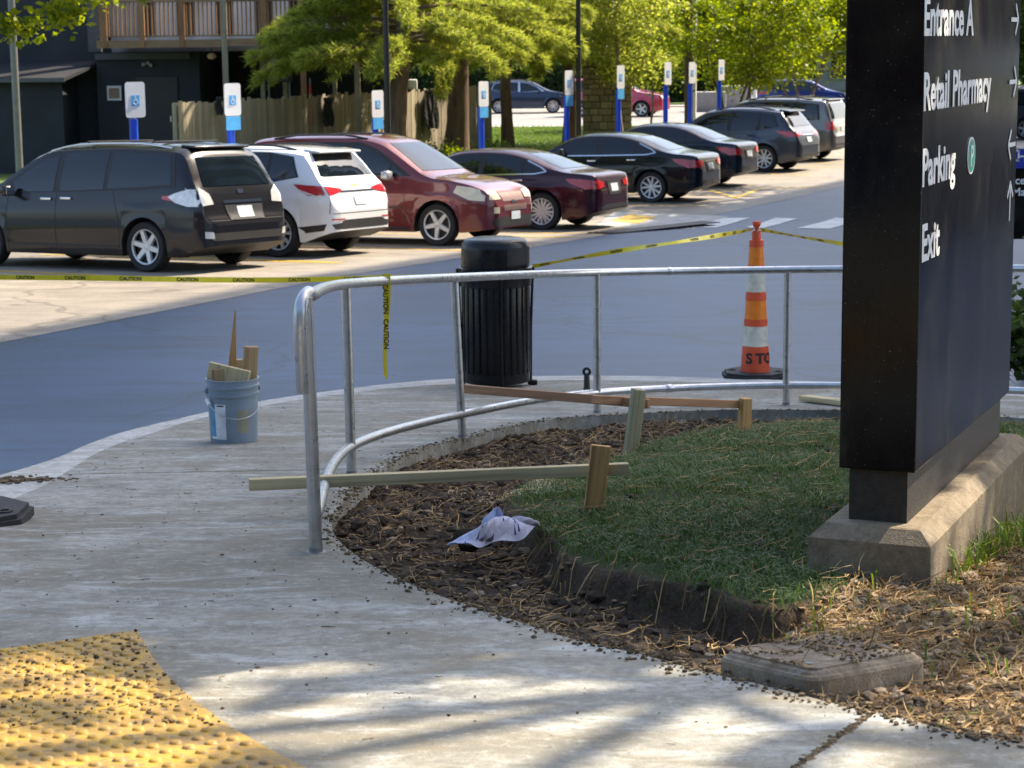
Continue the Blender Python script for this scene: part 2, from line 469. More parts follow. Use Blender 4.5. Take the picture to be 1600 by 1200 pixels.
leaf_mat('straw', [(0.14, 0.085, 0.035), (0.28, 0.18, 0.075), (0.42, 0.29, 0.13), (0.20, 0.12, 0.05)], 0.1, 0.8)
leaf_mat('stone', [(0.08, 0.055, 0.033), (0.20, 0.14, 0.085), (0.36, 0.28, 0.19), (0.14, 0.10, 0.06), (0.11, 0.075, 0.042)], 0.0, 0.9)
leaf_mat('clod', [(0.028, 0.020, 0.013), (0.055, 0.040, 0.027), (0.085, 0.062, 0.042)], 0.0, 0.95)
leaf_mat('debris', [(0.05, 0.035, 0.02), (0.10, 0.07, 0.04), (0.20, 0.15, 0.08)], 0.0, 0.9)
def mat_soil():
    m, nt, b = new_mat('soil'); co = coords(nt, 'World')
    n1 = noise(nt, co, 7, 6, 0.7); n2 = noise(nt, co, 60, 5, 0.75); n3 = noise(nt, co, 1.4, 4)
    c = ramp(nt, n1, [(0.3, (0.024, 0.017, 0.012)), (0.5, (0.050, 0.037, 0.026)), (0.72, (0.10, 0.075, 0.052))])
    c = mix_rgb(nt, ramp(nt, n2, [(0.5, 0.0), (0.72, 0.6)]), c, (0.15, 0.115, 0.08))
    c = mix_rgb(nt, ramp(nt, n3, [(0.5, 0.0), (0.7, 0.5)]), c, (0.12, 0.09, 0.062))
    at_ = nt.nodes.new('ShaderNodeAttribute'); at_.attribute_name = 'turf'
    g = ramp(nt, n2, [(0.3, (0.022, 0.038, 0.013)), (0.7, (0.060, 0.085, 0.03))])
    c = mix_rgb(nt, at_.outputs['Fac'], c, g)
    at2 = nt.nodes.new('ShaderNodeAttribute'); at2.attribute_name = 'dry'
    c = mix_rgb(nt, at2.outputs['Fac'], c, ramp(nt, n2, [(0.38, (0.09, 0.058, 0.03)), (0.62, (0.32, 0.21, 0.10))]))
    nt.links.new(c, b.inputs['Base Color']); b.inputs['Roughness'].default_value = 0.95; b.inputs['Specular IOR Level'].default_value = 0.15
    mth = nt.nodes.new('ShaderNodeMath'); mth.operation = 'ADD'
    nt.links.new(n1, mth.inputs[0]); nt.links.new(n2, mth.inputs[1])
    bump(nt, b, mth.outputs[0], 0.9, 0.02)
    MATS['soil'] = m
mat_soil()
def mat_lawn():
    m, nt, b = new_mat('lawn'); co = coords(nt, 'World')
    n1 = noise(nt, co, 0.8, 5); n2 = noise(nt, co, 14, 5, 0.7)
    c = ramp(nt, n1, [(0.3, (0.07, 0.12, 0.02)), (0.7, (0.13, 0.19, 0.035))])
    c = mix_rgb(nt, ramp(nt, n2, [(0.4, 0.5), (0.6, 0.0)]), c, (0.04, 0.07, 0.015))
    nt.links.new(c, b.inputs['Base Color']); b.inputs['Roughness'].default_value = 0.9
    bump(nt, b, n2, 0.8, 0.05); MATS['lawn'] = m
mat_lawn()
def mat_tactile():
    m, nt, b = new_mat('tactile_yellow'); co = coords(nt, 'World')
    n1 = noise(nt, co, 6, 6, 0.7); n2 = noise(nt, co, 40, 4, 0.7)
    c = ramp(nt, n1, [(0.38, (0.22, 0.13, 0.025)), (0.60, (0.46, 0.27, 0.022))])
    c = mix_rgb(nt, ramp(nt, n2, [(0.36, 0.8), (0.48, 0.0)]), c, (0.13, 0.10, 0.06))
    nt.links.new(c, b.inputs['Base Color']); b.inputs['Roughness'].default_value = 0.6
    bump(nt, b, n2, 0.3, 0.004); MATS['tactile_yellow'] = m
mat_tactile()
# ================================================================== GROUND
def drape(name, poly, mat, up=0.004, zf=z_street, parent=None, kind=None, thick=0.0):
    """convex polygon (x, d) laid on the ground"""
    bm = bmesh.new()
    bm.faces.new([bm.verts.new((x, y, 0)) for x, y in poly])
    ys = [y for x, y in poly]
    if zf is z_street:
        for h in HX:
            if min(ys) < h < max(ys):
                bmesh.ops.bisect_plane(bm, geom=bm.verts[:] + bm.edges[:] + bm.faces[:], plane_co=(0, h, 0), plane_no=(0, 1, 0))
    for v in bm.verts: v.co.z = zf(v.co.y) + up
    bm.normal_update()
    if sum(f.normal.z for f in bm.faces) < 0: bmesh.ops.reverse_faces(bm, faces=bm.faces[:])
    if thick:
        r = bmesh.ops.extrude_face_region(bm, geom=bm.faces[:])
        for v in [g for g in r['geom'] if isinstance(g, bmesh.types.BMVert)]: v.co.z -= thick
        bmesh.ops.recalc_face_normals(bm, faces=bm.faces[:])
    me = bpy.data.meshes.new(name); bm.to_mesh(me); bm.free(); me.materials.append(mat)
    o = link(name, me, parent)
    if kind: o['kind'] = kind
    return o

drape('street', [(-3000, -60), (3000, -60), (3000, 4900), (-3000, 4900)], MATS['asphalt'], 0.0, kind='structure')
# parking row axes: E_T runs along the row, E_N points from the row to the walk
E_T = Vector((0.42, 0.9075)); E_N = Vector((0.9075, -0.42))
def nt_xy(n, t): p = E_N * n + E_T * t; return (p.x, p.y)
drape('parking_lot', [nt_xy(-13.3, -40), nt_xy(-13.3, 66), nt_xy(-24.0, 66), nt_xy(-24.0, -40)], MATS['sunlit_lot_asphalt'], 0.004, kind='structure')  # edge laid near the shade line, so the sheet paints the sunlit side
LAWN = [(-13.0, 25.5), (3.9, 61.5), (5.6, 83.5), (-30, 85.5), (-30, 25.5)]
drape('lawn', LAWN, MATS['lawn'], 0.11, kind='structure', thick=0.3)
drape('back_street', [(-90, 88), (120, 88), (120, 112), (-90, 112)], MATS['pale_road'], 0.006, kind='structure')
drape('driveway', [(6.2, 66), (24, 66), (24, 87.9), (6.2, 87.9)], MATS['pale_road'], 0.005, kind='structure')
drape('far_verge', [(-90, 114), (120, 114), (120, 160), (-90, 160)], MATS['lawn'], 0.12, kind='structure', thick=0.3)

# ---- kerb and walk
def px_path(pts, n=5, H=H_walk):
    P = [hit(u, v, H) for u, v in pts]
    return [(p.x, p.y) for p in smooth_path([(q.x, q.y, 0) for q in P], n)]
OUT = px_path([(-700, 1000), (-420, 890), (-220, 815), (-100, 772), (0, 741), (49, 727), (97, 711), (130, 696), (179, 678), (227, 665), (276, 654), (318, 644), (412, 625), (516, 610), (588, 601), (673, 593), (750, 589), (832, 587), (920, 586), (1020, 587), (1120, 590), (1220, 593), (1316, 597), (1450, 603), (1600, 611), (1800, 625)])
JNT = px_path([(-700, 1055), (-420, 945), (-220, 872), (-100, 824), (0, 787), (65, 760), (97, 742), (146, 711), (195, 690), (244, 675), (312, 654), (421, 632), (516, 618), (600, 608), (700, 600), (832, 595), (920, 594), (1020, 595), (1120, 598), (1220, 601), (1316, 605), (1450, 611), (1600, 619), (1800, 633)])
OUT = [(-3.25, 0.6)] + OUT[1:]; JNT = [(-3.02, 0.6)] + JNT[1:]
BED_PX = [(1900, 1225), (1600, 1163), (1500, 1145), (1400, 1120), (1300, 1098), (1200, 1072), (1100, 1050), (1000, 1022), (900, 1000), (800, 968), (700, 935), (620, 903), (560, 870), (530, 845), (518, 822), (526, 797), (547, 772), (563, 759), (592, 737), (620, 716), (665, 698), (734, 682), (785, 668), (874, 654), (981, 647), (1120, 641), (1316, 641), (1500, 648), (1700, 660), (1900, 672)]
BED = px_path(BED_PX, 5)
def slab(name, poly, mat, top=0.0, thick=0.16, planes=(), parent=None, zf=z_walk, bevel=0.0):
    bm = bmesh.new()
    vs = [bm.verts.new((x, y, 0)) for x, y in poly]
    es = [bm.edges.new((vs[i], vs[(i + 1) % len(vs)])) for i in range(len(vs))]
    bmesh.ops.triangle_fill(bm, edges=es, use_beauty=True)
    for co, no in planes:      # keep the side that no points to
        bmesh.ops.bisect_plane(bm, geom=bm.verts[:] + bm.edges[:] + bm.faces[:], plane_co=(co[0], co[1], 0), plane_no=(no[0], no[1], 0), clear_inner=True)
    bm.normal_update()
    for f in bm.faces:
        if f.normal.z < 0: f.normal_flip()
    for v in bm.verts: v.co.z = zf(v.co.y) + top
    r = bmesh.ops.extrude_face_region(bm, geom=bm.faces[:])
    for v in [g for g in r['geom'] if isinstance(g, bmesh.types.BMVert)]: v.co.z -= thick
    bmesh.ops.recalc_face_normals(bm, faces=bm.faces[:])
    me = bpy.data.meshes.new(name); bm.to_mesh(me); bm.free(); me.materials.append(mat)
    return link(name, me, parent)
def line_px(a, b, gap, flip=False):
    A, B = hit(*a), hit(*b); d = Vector((B.x - A.x, B.y - A.y)).normalized(); nrm = Vector((-d.y, d.x))
    if flip: nrm = -nrm
    return ((A.x + nrm.x * gap, A.y + nrm.y * gap), (nrm.x, nrm.y))
curb = slab('curb', OUT + [(x, y + 0.03) for x, y in reversed(JNT)], MATS['curb_concrete'], -0.004)
curb['kind'] = 'structure'
WALK = JNT + list(reversed(BED)) + [(3.2, 0.6)]
walk = bpy.data.objects.new('sidewalk', None); COL.objects.link(walk); walk['kind'] = 'structure'
J1a, J1b = (1240, 1200), (1366, 1112)
J2a, J2b = (100, 741), (600, 732)
J3a, J3b = (-200, 1052), (213, 988)
slab('slab', WALK, MATS['walk_concrete'], 0.0, 0.16, [line_px(J1a, J1b, 0.007, True), line_px(J2a, J2b, -0.01, True)], walk)
slab('slab', WALK, MATS['walk_concrete'], 0.0, 0.16, [line_px(J1a, J1b, 0.007), line_px(J2a, J2b, 0.006, True)], walk)
slab('slab', WALK, MATS['walk_concrete'], 0.001, 0.16, [line_px(J2a, J2b, 0.004)], walk)
slab('joint_fill', WALK, MATS['soil'], -0.161, 0.01)['kind'] = 'structure'

# ---- yellow tactile panels with truncated domes
pad = thing('tactile_paving', 'dirty yellow tactile paving pad with raised domes set in the walk', 'paving', hit(100, 1080))
PADP = [(p.x, p.y) for p in (hit(u, v) for u, v in [(-260, 1055), (0, 1018), (213, 988), (238, 1030), (270, 1070), (312, 1105), (360, 1140), (412, 1170), (470, 1200), (600, 1275), (560, 1400), (-260, 1400)])]
for pl in ([line_px((0, 1146), (280, 1089), 0.003)], [line_px((0, 1146), (280, 1089), 0.003, True)]):
    o = slab('panel', PADP, MATS['tactile_yellow'], 0.007, 0.03, pl); o.parent = pad; o.matrix_parent_inverse = Matrix.Translation(-pad.location)
a0 = hit(0, 1018); a1 = hit(213, 988); e1 = Vector((a1.x - a0.x, a1.y - a0.y)).normalized(); e2 = Vector((e1.y, -e1.x))
mb = MB()
DV, DF = [], []
pts = []
for i in range(-30, 60):
    for j in range(1, 60):
        p = Vector((a1.x, a1.y)) - e1 * (0.055 * i + 0.03) + e2 * (0.055 * j - 0.02)
        pts.append((p.x, p.y))
pts = np.array(pts)
keep = in_poly(pts[:, 0], pts[:, 1], PADP) & (poly_dist(pts[:, 0], pts[:, 1], PADP) > 0.022) & (pts[:, 1] > 4.0)
for x, y in pts[keep]:
    mb.lathe([(0.0155, 0.0), (0.012, 0.0055), (0.006, 0.0066), (0.0005, 0.0068)], 8, 'z', (x - pad.location.x, y - pad.location.y, z_walk(y) + 0.0066 - pad.location.z))
o = mb.build('domes', MATS['tactile_yellow'], pad, 60); o['kind'] = 'stuff'

# ---- planting bed: soil with a cut turf
TURF = px_path([(775, 775), (850, 740), (960, 712), (1000, 692), (1120, 668), (1316, 657), (1600, 660), (1640, 700), (1600, 790), (1480, 850), (1330, 925), (1290, 934), (1200, 948), (1100, 925), (1000, 903), (900, 876), (840, 838), (800, 805), (775, 775)], 4)
WEED = px_path([(1470, 905), (1540, 830), (1590, 700), (1700, 680), (1800, 760), (1750, 850), (1600, 850), (1530, 880), (1470, 905)], 4)
DRY = px_path([(1215, 990), (1238, 952), (1290, 918), (1400, 880), (1490, 840), (1700, 790), (1800, 900), (1800, 1230), (1420, 1125), (1290, 1090), (1215, 990)], 4)
RES = 0.018
gx = np.arange(-1.0, 4.6, RES); gy = np.arange(3.8, 12.9, RES)
GX, GY = np.meshgrid(gx, gy, indexing='ij')
def sstep(a, b, x):
    t = np.clip((x - a) / (b - a), 0, 1); return t * t * (3 - 2 * t)
def soil_z(X, Y, masks=False):
    X = np.asarray(X, float); Y = np.asarray(Y, float)
    e = poly_dist(X, Y, BED) * np.where(in_poly(X, Y, BED), 1, -1)
    wob = (vnoise(X, Y, 3.5, 5, 3) - 0.5) * 0.16
    sd = poly_dist(X, Y, TURF) * np.where(in_poly(X, Y, TURF), 1, -1) + wob
    turf = sstep(-0.03, 0.05, sd)
    dsd = poly_dist(X, Y, DRY) * np.where(in_poly(X, Y, DRY), 1, -1) + wob
    dry = sstep(-0.05, 0.12, dsd)
    near = sstep(9.0, 7.2, Y)
    soil = -0.065 + 0.03 * near - 0.085 * near * sstep(0.05, 0.55, e) * (1 - dry) - 0.01
    soil = soil + 0.055 * (vnoise(X, Y, 4.0, 1, 4) - 0.5) + 0.035 * (vnoise(X, Y, 18, 2, 3) - 0.5) + 0.022 * (vnoise(X, Y, 45, 8, 2) - 0.5)
    soil = np.where(dry > 0, soil * (1 - dry) + dry * (-0.035 + 0.05 * (vnoise(X, Y, 5, 6, 4) - 0.5)), soil)
    tz = -0.012 + 0.035 * sstep(0.0, 0.8, sd) + 0.02 * (vnoise(X, Y, 6, 3, 3) - 0.5)
    off = soil * (1 - turf) + tz * turf
    off = np.where(e < 0.03, np.minimum(off, -0.03), off)
    off = np.where(e < 0.0, np.minimum(off, -0.06), off)
    z = ZC - (1.07 + 0.1 * Y) + off
    return (z, sstep(0.045, 0.11, sd), dry * (1 - sstep(0.0, 0.06, sd)), e) if masks else z
GZ, TF, DRF, EE = soil_z(GX, GY, True)
nx, ny = GX.shape
idx = np.arange(nx * ny).reshape(nx, ny)
Fq = np.stack([idx[:-1, :-1], idx[1:, :-1], idx[1:, 1:], idx[:-1, 1:]], -1).reshape(-1, 4)
ok = (EE[:-1, :-1] > -0.06).reshape(-1)
me = np_mesh('planting_bed', np.stack([GX, GY, GZ], -1).reshape(-1, 3), Fq[ok], MATS['soil'], True)
for nm, arr in (('turf', TF), ('dry', DRF)):
    a = me.attributes.new(nm, 'FLOAT', 'POINT'); a.data.foreach_set('value', arr.ravel().astype(np.float32))
tag(link('planting_bed', me), kind='structure')

def blades(name, P, hmin, hmax, width, mat, lean=0.7, label=None, cat=None, rng=NR):
    n = len(P)
    ang = rng.random(n) * 2 * math.pi; h = hmin + (hmax - hmin) * rng.random(n) ** 1.3
    dx, dy = np.cos(ang), np.sin(ang); ln = lean * (0.3 + rng.random(n)) * h
    w = width * (0.7 + 0.6 * rng.random(n)); px_, py_ = -dy * w, dx * w
    b = P; mid = b + np.stack([dx * ln * 0.35, dy * ln * 0.35, h * 0.65], 1); tip = b + np.stack([dx * ln, dy * ln, h * (1.0 - 0.35 * rng.random(n))], 1)
    s = np.stack([px_, py_, 0 * px_], 1)
    V = np.stack([b - s, b + s, mid + s * 0.8, mid - s * 0.8, tip], 1).reshape(-1, 3)
    i = np.arange(n)[:, None] * 5
    F3 = np.concatenate([i + np.array([[0, 1, 2]]), i + np.array([[0, 2, 3]]), i + np.array([[3, 2, 4]])], 0)
    o = link(name, np_mesh(name, V, F3, mat)); return tag(o, label, cat, kind='stuff')
def scatter(poly, n, ymin=3.9, rng=NR):
    xs = [p[0] for p in poly]; ys = [p[1] for p in poly]
    X = rng.uniform(min(xs), max(xs), n * 4); Y = rng.uniform(max(min(ys), ymin), max(ys), n * 4)
    k = in_poly(X, Y, poly); return X[k][:n], Y[k][:n]
X, Y = scatter(TURF, 90000)
den = vnoise(X, Y, 2.2, 9, 3); sd = poly_dist(X, Y, TURF)
k = (NR.random(len(X)) < np.clip((den - 0.28) * 3.2, 0.12, 1)) & (NR.random(len(X)) < np.clip(sd / 0.18, 0.12, 1))
X, Y = X[k], Y[k]
blades('turf_grass', np.stack([X, Y, soil_z(X, Y) - 0.004], 1), 0.022, 0.06, 0.0022, MATS['grass_blade'], 1.0, 'short green turf grass around the sign plinth', 'grass')
X, Y = scatter(WEED, 3500)
blades('weed_grass', np.stack([X, Y, soil_z(X, Y) - 0.004], 1), 0.04, 0.15, 0.0035, MATS['lawn_blade'], 0.8, 'sunlit green weeds growing beside the sign plinth', 'grass')
X, Y = scatter(DRY, 450)
k = vnoise(X, Y, 3, 21, 2) > 0.55
X, Y = X[k], Y[k]
blades('weed_sprigs', np.stack([X, Y, soil_z(X, Y) - 0.004], 1), 0.03, 0.10, 0.003, MATS['lawn_blade'], 0.7, 'sparse green sprigs in the dry gravelly soil', 'grass')
def ribbons(X, Y, lmin, lmax, wid, zf, mat, name, label, cat, lift=0.006, curl=0.8, rng=NR, stand=0.05):
    """dry stalks: bent flat ribbons lying on the ground"""
    n = len(X); a = rng.random(n) * 2 * math.pi; L = lmin + (lmax - lmin) * rng.random(n) ** 2; c = rng.normal(size=n) * curl
    pts = []; px_ = X.copy(); py_ = Y.copy(); st = L / 4
    for i in range(5):
        aa = a + c * (i - 2) * 0.5
        pts.append((px_.copy(), py_.copy(), aa)); px_ = px_ + np.cos(aa) * st; py_ = py_ + np.sin(aa) * st
    tiltn = rng.random(n) ** 3 * stand
    V = []
    for i, (x, y, aa) in enumerate(pts):
        z = zf(x, y) + lift + tiltn * i * 0.3 + 0.004 * rng.random(n)
        w = wid * (0.7 + 0.6 * rng.random(n)) * (1.0 if i < 4 else 0.4)
        V.append(np.stack([x - np.sin(aa) * w, y + np.cos(aa) * w, z + w * 0.9], 1)); V.append(np.stack([x + np.sin(aa) * w, y - np.cos(aa) * w, z - w * 0.2], 1))
    V = np.stack(V, 1).reshape(-1, 3); i0 = np.arange(n)[:, None] * 10
    F = np.concatenate([i0 + np.array([[2 * q, 2 * q + 1, 2 * q + 3, 2 * q + 2]]) for q in range(4)], 0)
    return tag(link(name, np_mesh(name, V, F, mat)), label, cat, kind='stuff')
def lumps(X, Y, smin, smax, zf, mat, name, label, cat, flat=0.6, rng=NR, p=2.5):
    ico = bmesh.new(); bmesh.ops.create_icosphere(ico, subdivisions=1, radius=1.0); ico.verts.ensure_lookup_table()
    IV = np.array([v.co[:] for v in ico.verts]); IF = np.array([[v.index for v in f.verts] for f in ico.faces]); ico.free()
    n = len(X); s = smin + (smax - smin) * rng.random(n) ** p
    jit = 1 + 0.35 * rng.normal(size=(n, len(IV), 1)).clip(-1.6, 1.6) * 0.6
    an = rng.random(n) * 6.28; ca, sa = np.cos(an), np.sin(an)
    sx = s * (0.8 + 0.7 * rng.random(n)); sy = s * (0.6 + 0.5 * rng.random(n)); sz = s * flat * (0.6 + 0.7 * rng.random(n))
    B = IV[None] * jit * np.stack([sx, sy, sz], 1)[:, None]
    R_ = np.stack([B[..., 0] * ca[:, None] - B[..., 1] * sa[:, None], B[..., 0] * sa[:, None] + B[..., 1] * ca[:, None], B[..., 2]], -1)
    C = np.stack([X, Y, zf(X, Y) + sz * 0.35], 1)
    V = (R_ + C[:, None]).reshape(-1, 3); F = (IF[None] + (np.arange(n) * len(IV))[:, None, None]).reshape(-1, 3)
    return tag(link(name, np_mesh(name, V, F, mat, False)), label, cat, kind='stuff')
BEDV = [p for p in BED if p[0] < 3.2]
def outside_turf(n, m=0.03):
    X, Y = scatter(BEDV, n); e = poly_dist(X, Y, BED)
    k = (~in_poly(X, Y, TURF) | (NR.random(len(X)) < 0.05)) & (e > m); return X[k], Y[k]
X, Y = outside_turf(24000); k = ~in_poly(X, Y, DRY) | (NR.random(len(X)) < .12); X, Y = X[k], Y[k]; lumps(X, Y, 0.003, 0.032, soil_z, MATS['clod'], 'soil_clods', 'loose dark clods of dug soil in the planting bed', 'soil', p=4.0)
X, Y = outside_turf(9000); k = (vnoise(X, Y, 2.5, 14, 2) > 0.48) | in_poly(X, Y, DRY); X, Y = X[k], Y[k]
lumps(X, Y, 0.004, 0.020, soil_z, MATS['stone'], 'gravel', 'small pale stones mixed into the bare soil', 'gravel', 0.65)
X, Y = scatter(DRY, 6500); lumps(X, Y, 0.003, 0.019, soil_z, MATS['stone'], 'dry_gravel', 'sunlit tan gravel in front of the sign plinth', 'gravel', 0.65)
X, Y = outside_turf(7500); ribbons(X, Y, 0.03, 0.20, 0.0018, soil_z, MATS['straw'], 'dry_stalks', 'dry broken stalks and roots strewn over the soil', 'straw')
X, Y = scatter(TURF, 1700); ribbons(X, Y, 0.02, 0.17, 0.0013, lambda a, b: soil_z(a, b) + 0.03, MATS['straw'], 'dry_grass_clippings', 'pale dry clippings lying on the turf', 'straw')
X, Y = scatter(DRY, 3600); ribbons(X, Y, 0.02, 0.13, 0.0016, soil_z, MATS['straw'], 'dry_straw', 'curled dry straw on the gravelly soil', 'straw')
# sawdust heap by the board
mb = MB(); c = hit(830, 758)
X = c.x + NR.normal(size=1500) * 0.10; Y = c.y + NR.normal(size=1500) * 0.12
leaf_mat('sawdust', [(0.45, 0.37, 0.22), (0.60, 0.52, 0.33)], 0.0, 0.9)
lumps(X, Y, 0.003, 0.007, lambda a, b: soil_z(a, b) + 0.01, MATS['sawdust'], 'sawdust', 'pale sawdust spilled on the grass edge by the long board', 'sawdust')
# litter on the walk
wz = lambda x, y: ZC - (1.07 + 0.1 * np.asarray(y)) + 0.002
WALKV = [p for p in WALK if p[1] > 0.7]
def on_walk(n):
    X = NR.uniform(-3.5, 2.5, n * 6); Y = NR.uniform(4.2, 15.5, n * 6); k = in_poly(X, Y, WALK); return X[k][:n], Y[k][:n]
X, Y = on_walk(1300); k = NR.random(len(X)) < np.clip(1.3 - 0.10 * Y, 0.12, 1); X, Y = X[k], Y[k]
lumps(X, Y, 0.0015, 0.006, wz, MATS['debris'], 'walk_grit', 'scattered dark grit and crumbs of dirt on the concrete walk', 'grit', 0.5)
X, Y = on_walk(300); ribbons(X, Y, 0.01, 0.045, 0.0016, wz, MATS['debris'], 'walk_twigs', 'scattered bits of twig and dry leaf on the concrete walk', 'twigs', 0.0005, stand=0.0)
q = scatter(PADP, 800, 4.4); lumps(q[0], q[1], 0.002, 0.0075, lambda a, b: wz(a, b) + 0.007, MATS['debris'], 'pad_grit', 'crumbs of dirt lying on the yellow tactile pad', 'grit', 0.6)
# crumbs spilled along the bed edge and in the joint
bx = np.array(BED); ii = NR.integers(0, len(bx) - 1, 2600); tt = NR.random((2600, 1))
Q = bx[ii] * (1 - tt) + bx[ii + 1] * tt + NR.normal(size=(2600, 2)) * 0.035
lumps(Q[:, 0], Q[:, 1], 0.002, 0.009, lambda a, b: np.maximum(wz(a, b), soil_z(a, b)), MATS['debris'], 'edge_crumbs', 'crumbs of soil spilled along the edge of the planting bed', 'soil', 0.6)
A, B = hit(*J1a), hit(*J1b); t = NR.random(420)
lumps(A.x + (B.x - A.x) * t + NR.normal(size=420) * 0.006, A.y + (B.y - A.y) * t + NR.normal(size=420) * 0.006, 0.003, 0.008, lambda a, b: wz(a, b) - 0.004, MATS['debris'], 'joint_crumbs', 'dirt caught in the joint between two walk slabs', 'soil', 0.5)
lump_c = hit(20, 750)
X = lump_c.x + NR.normal(size=260) * 0.12; Y = lump_c.y + NR.normal(size=260) * 0.05
lumps(X, Y, 0.006, 0.02, wz, MATS['debris'], 'gutter_leaves', 'brown leaf litter heaped against the kerb', 'leaves', 0.4)

# ================================================================== HANDRAIL
RAIL_XY = [(-0.70, 7.06), (-0.77, 9.57), (-0.285, 11.42), (0.55, 13.05), (1.84, 13.55), (3.0, 13.0), (4.2, 11.9)]
def rail_pts(h, n=10):
    return [Vector((p.x, p.y, z_walk(p.y) + h)) for p in smooth_path([(x, y, 0) for x, y in RAIL_XY], n)]
hr = thing('handrail', 'curved galvanised pipe handrail with low second rail around the planting bed', 'handrail', (RAIL_XY[0][0], RAIL_XY[0][1], z_walk(RAIL_XY[0][1])))
HO = Vector(hr.location)
mb = MB()
top = rail_pts(0.915)
p0 = top[0]
loop = [p0 + Vector((-0.028, -0.035, -0.335)), p0 + Vector((-0.03, -0.04, -0.20)), p0 + Vector((-0.03, -0.04, -0.09)), p0 + Vector((-0.027, -0.028, -0.035)), p0 + Vector((-0.018, 0.01, -0.005)), p0 + Vector((-0.01, 0.06, 0.004))]
loop = smooth_path(loop, 5)
mb.tube([p - HO for p in loop + top[1:]], 0.0245, 14)
tr = mb.build('top_rail', MATS['galv'], hr, 60)
mb = MB(); mb.lathe([(0.0255, -0.02), (0.0275, -0.012), (0.0275, 0.012), (0.0255, 0.02)], 14)
j = top[34]; o = mb.build('coupling', MATS['galv'], tr, 50)
o.matrix_local = Matrix.Translation(j - HO) @ (top[35] - top[33]).to_track_quat('Z', 'Y').to_matrix().to_4x4()
low = rail_pts(0.135)
mb = MB(); mb.tube([p - HO for p in low], 0.0235, 14); lr = mb.build('lower_rail', MATS['galv'], hr, 60)
j = low[34]; mb = MB(); mb.lathe([(0.0245, -0.03), (0.0275, -0.026), (0.0275, 0.026), (0.0245, 0.03)], 14)
o = mb.build('coupling', MATS['galv'], lr, 50)
o.matrix_local = Matrix.Translation(j - HO) @ (low[35] - low[33]).to_track_quat('Z', 'Y').to_matrix().to_4x4()
for i, (x, y) in enumerate(RAIL_XY[:-1]):
    z = z_walk(y); lean = (-0.012, -0.006, -0.032, 0.0, 0.0, 0)[i]
    mb = MB(); mb.tube([Vector((x, y, z - 0.02)) - HO, Vector((x + lean, y, z + 0.91)) - HO], 0.0235, 14)
    po = mb.build('post', MATS['galv'], hr, 60)
    mb = MB(); mb.lathe([(0.038, 0.0), (0.037, 0.003), (0.026, 0.006), (0.0245, 0.02)], 18, 'z', Vector((x, y, z)) - HO); mb.build('flange', MATS['pole_grey'], po, 40)

# ================================================================== BOARDS AND STAKES
def bar(name, a, b, w, h, mat, label, cat, group=None, roll=0.0):
    """plank from a to b: w horizontal thickness, h height; top-level thing"""
    a = Vector(a); b = Vector(b); d = b - a; L = d.length
    x = d.normalized(); up = Vector((0, 0, 1)); y = up.cross(x).normalized(); z = x.cross(y)
    rot = Matrix((x, y, z)).transposed() @ Matrix.Rotation(roll, 3, 'X')
    mb = MB(); mb.rbox((L / 2, 0, 0), (L, w, h), 0.003)
    o = mb.build(name, mat, None); o.matrix_world = Matrix.Translation(a) @ rot.to_4x4()
    return tag(o, label, cat, group)
def stake(name, base, top, w, t, yaw, mat, label):
    a = Vector(base); b = Vector(top); z = (b - a).normalized(); L = (b - a).length + 0.10
    x = Vector((math.cos(yaw), math.sin(yaw), 0)); y = z.cross(x).normalized(); x = y.cross(z)
    mb = MB(); mb.rbox((0, 0, L / 2 - 0.10), (w, t, L), 0.003)
    o = mb.build(name, mat, None); o.matrix_world = Matrix.Translation(a) @ Matrix((x, y, z)).transposed().to_4x4()
    return tag(o, label, 'stake')
def bh(u, v): return hit(u, v, lambda d: H_walk(d) + 0.02)
b1 = bh(926, 811); stake('wooden_stake', b1, at(939, 696, b1.y + 0.01), 0.078, 0.034, 0.05, MATS['stake_orange'], 'leaning orange wooden stake nailed to the long pale board')
b2 = bh(986, 703); stake('wooden_stake', b2, at(998, 608, b2.y), 0.062, 0.062, 0.45, MATS['stake_green'], 'tall greenish square stake where two brown boards meet')
b3 = bh(1162, 684); stake('wooden_stake', b3, at(1165, 622, b3.y), 0.060, 0.055, 0.40, MATS['stake_orange'], 'short square stake at the far end of the brown board')
dA = b1.y + 0.05
bar('form_board', at(389, 757, dA - 0.10), at(982, 732, dA), 0.038, 0.046, MATS['pine_fresh'], 'long pale board resting on the low rail and nailed to a stake', 'board')
bar('form_board', at(722, 607, 12.0), at(1014, 631, b2.y + 0.06), 0.022, 0.05, MATS['cedar'], 'thin brown board running from the middle rail post to the greenish stake', 'board')
bar('form_board', at(926, 624, b2.y + 0.10), at(1170, 632, b3.y + 0.05), 0.022, 0.045, MATS['cedar'], 'thin brown board between the greenish stake and the short stake', 'board')
a, b = hit(1256, 628), hit(1420, 646)
bar('form_board', a + Vector((0, 0, 0.03)), b + Vector((0, 0, 0.022)), 0.09, 0.035, MATS['pine_fresh'], 'loose pale board lying on the walk beyond the rail', 'board')

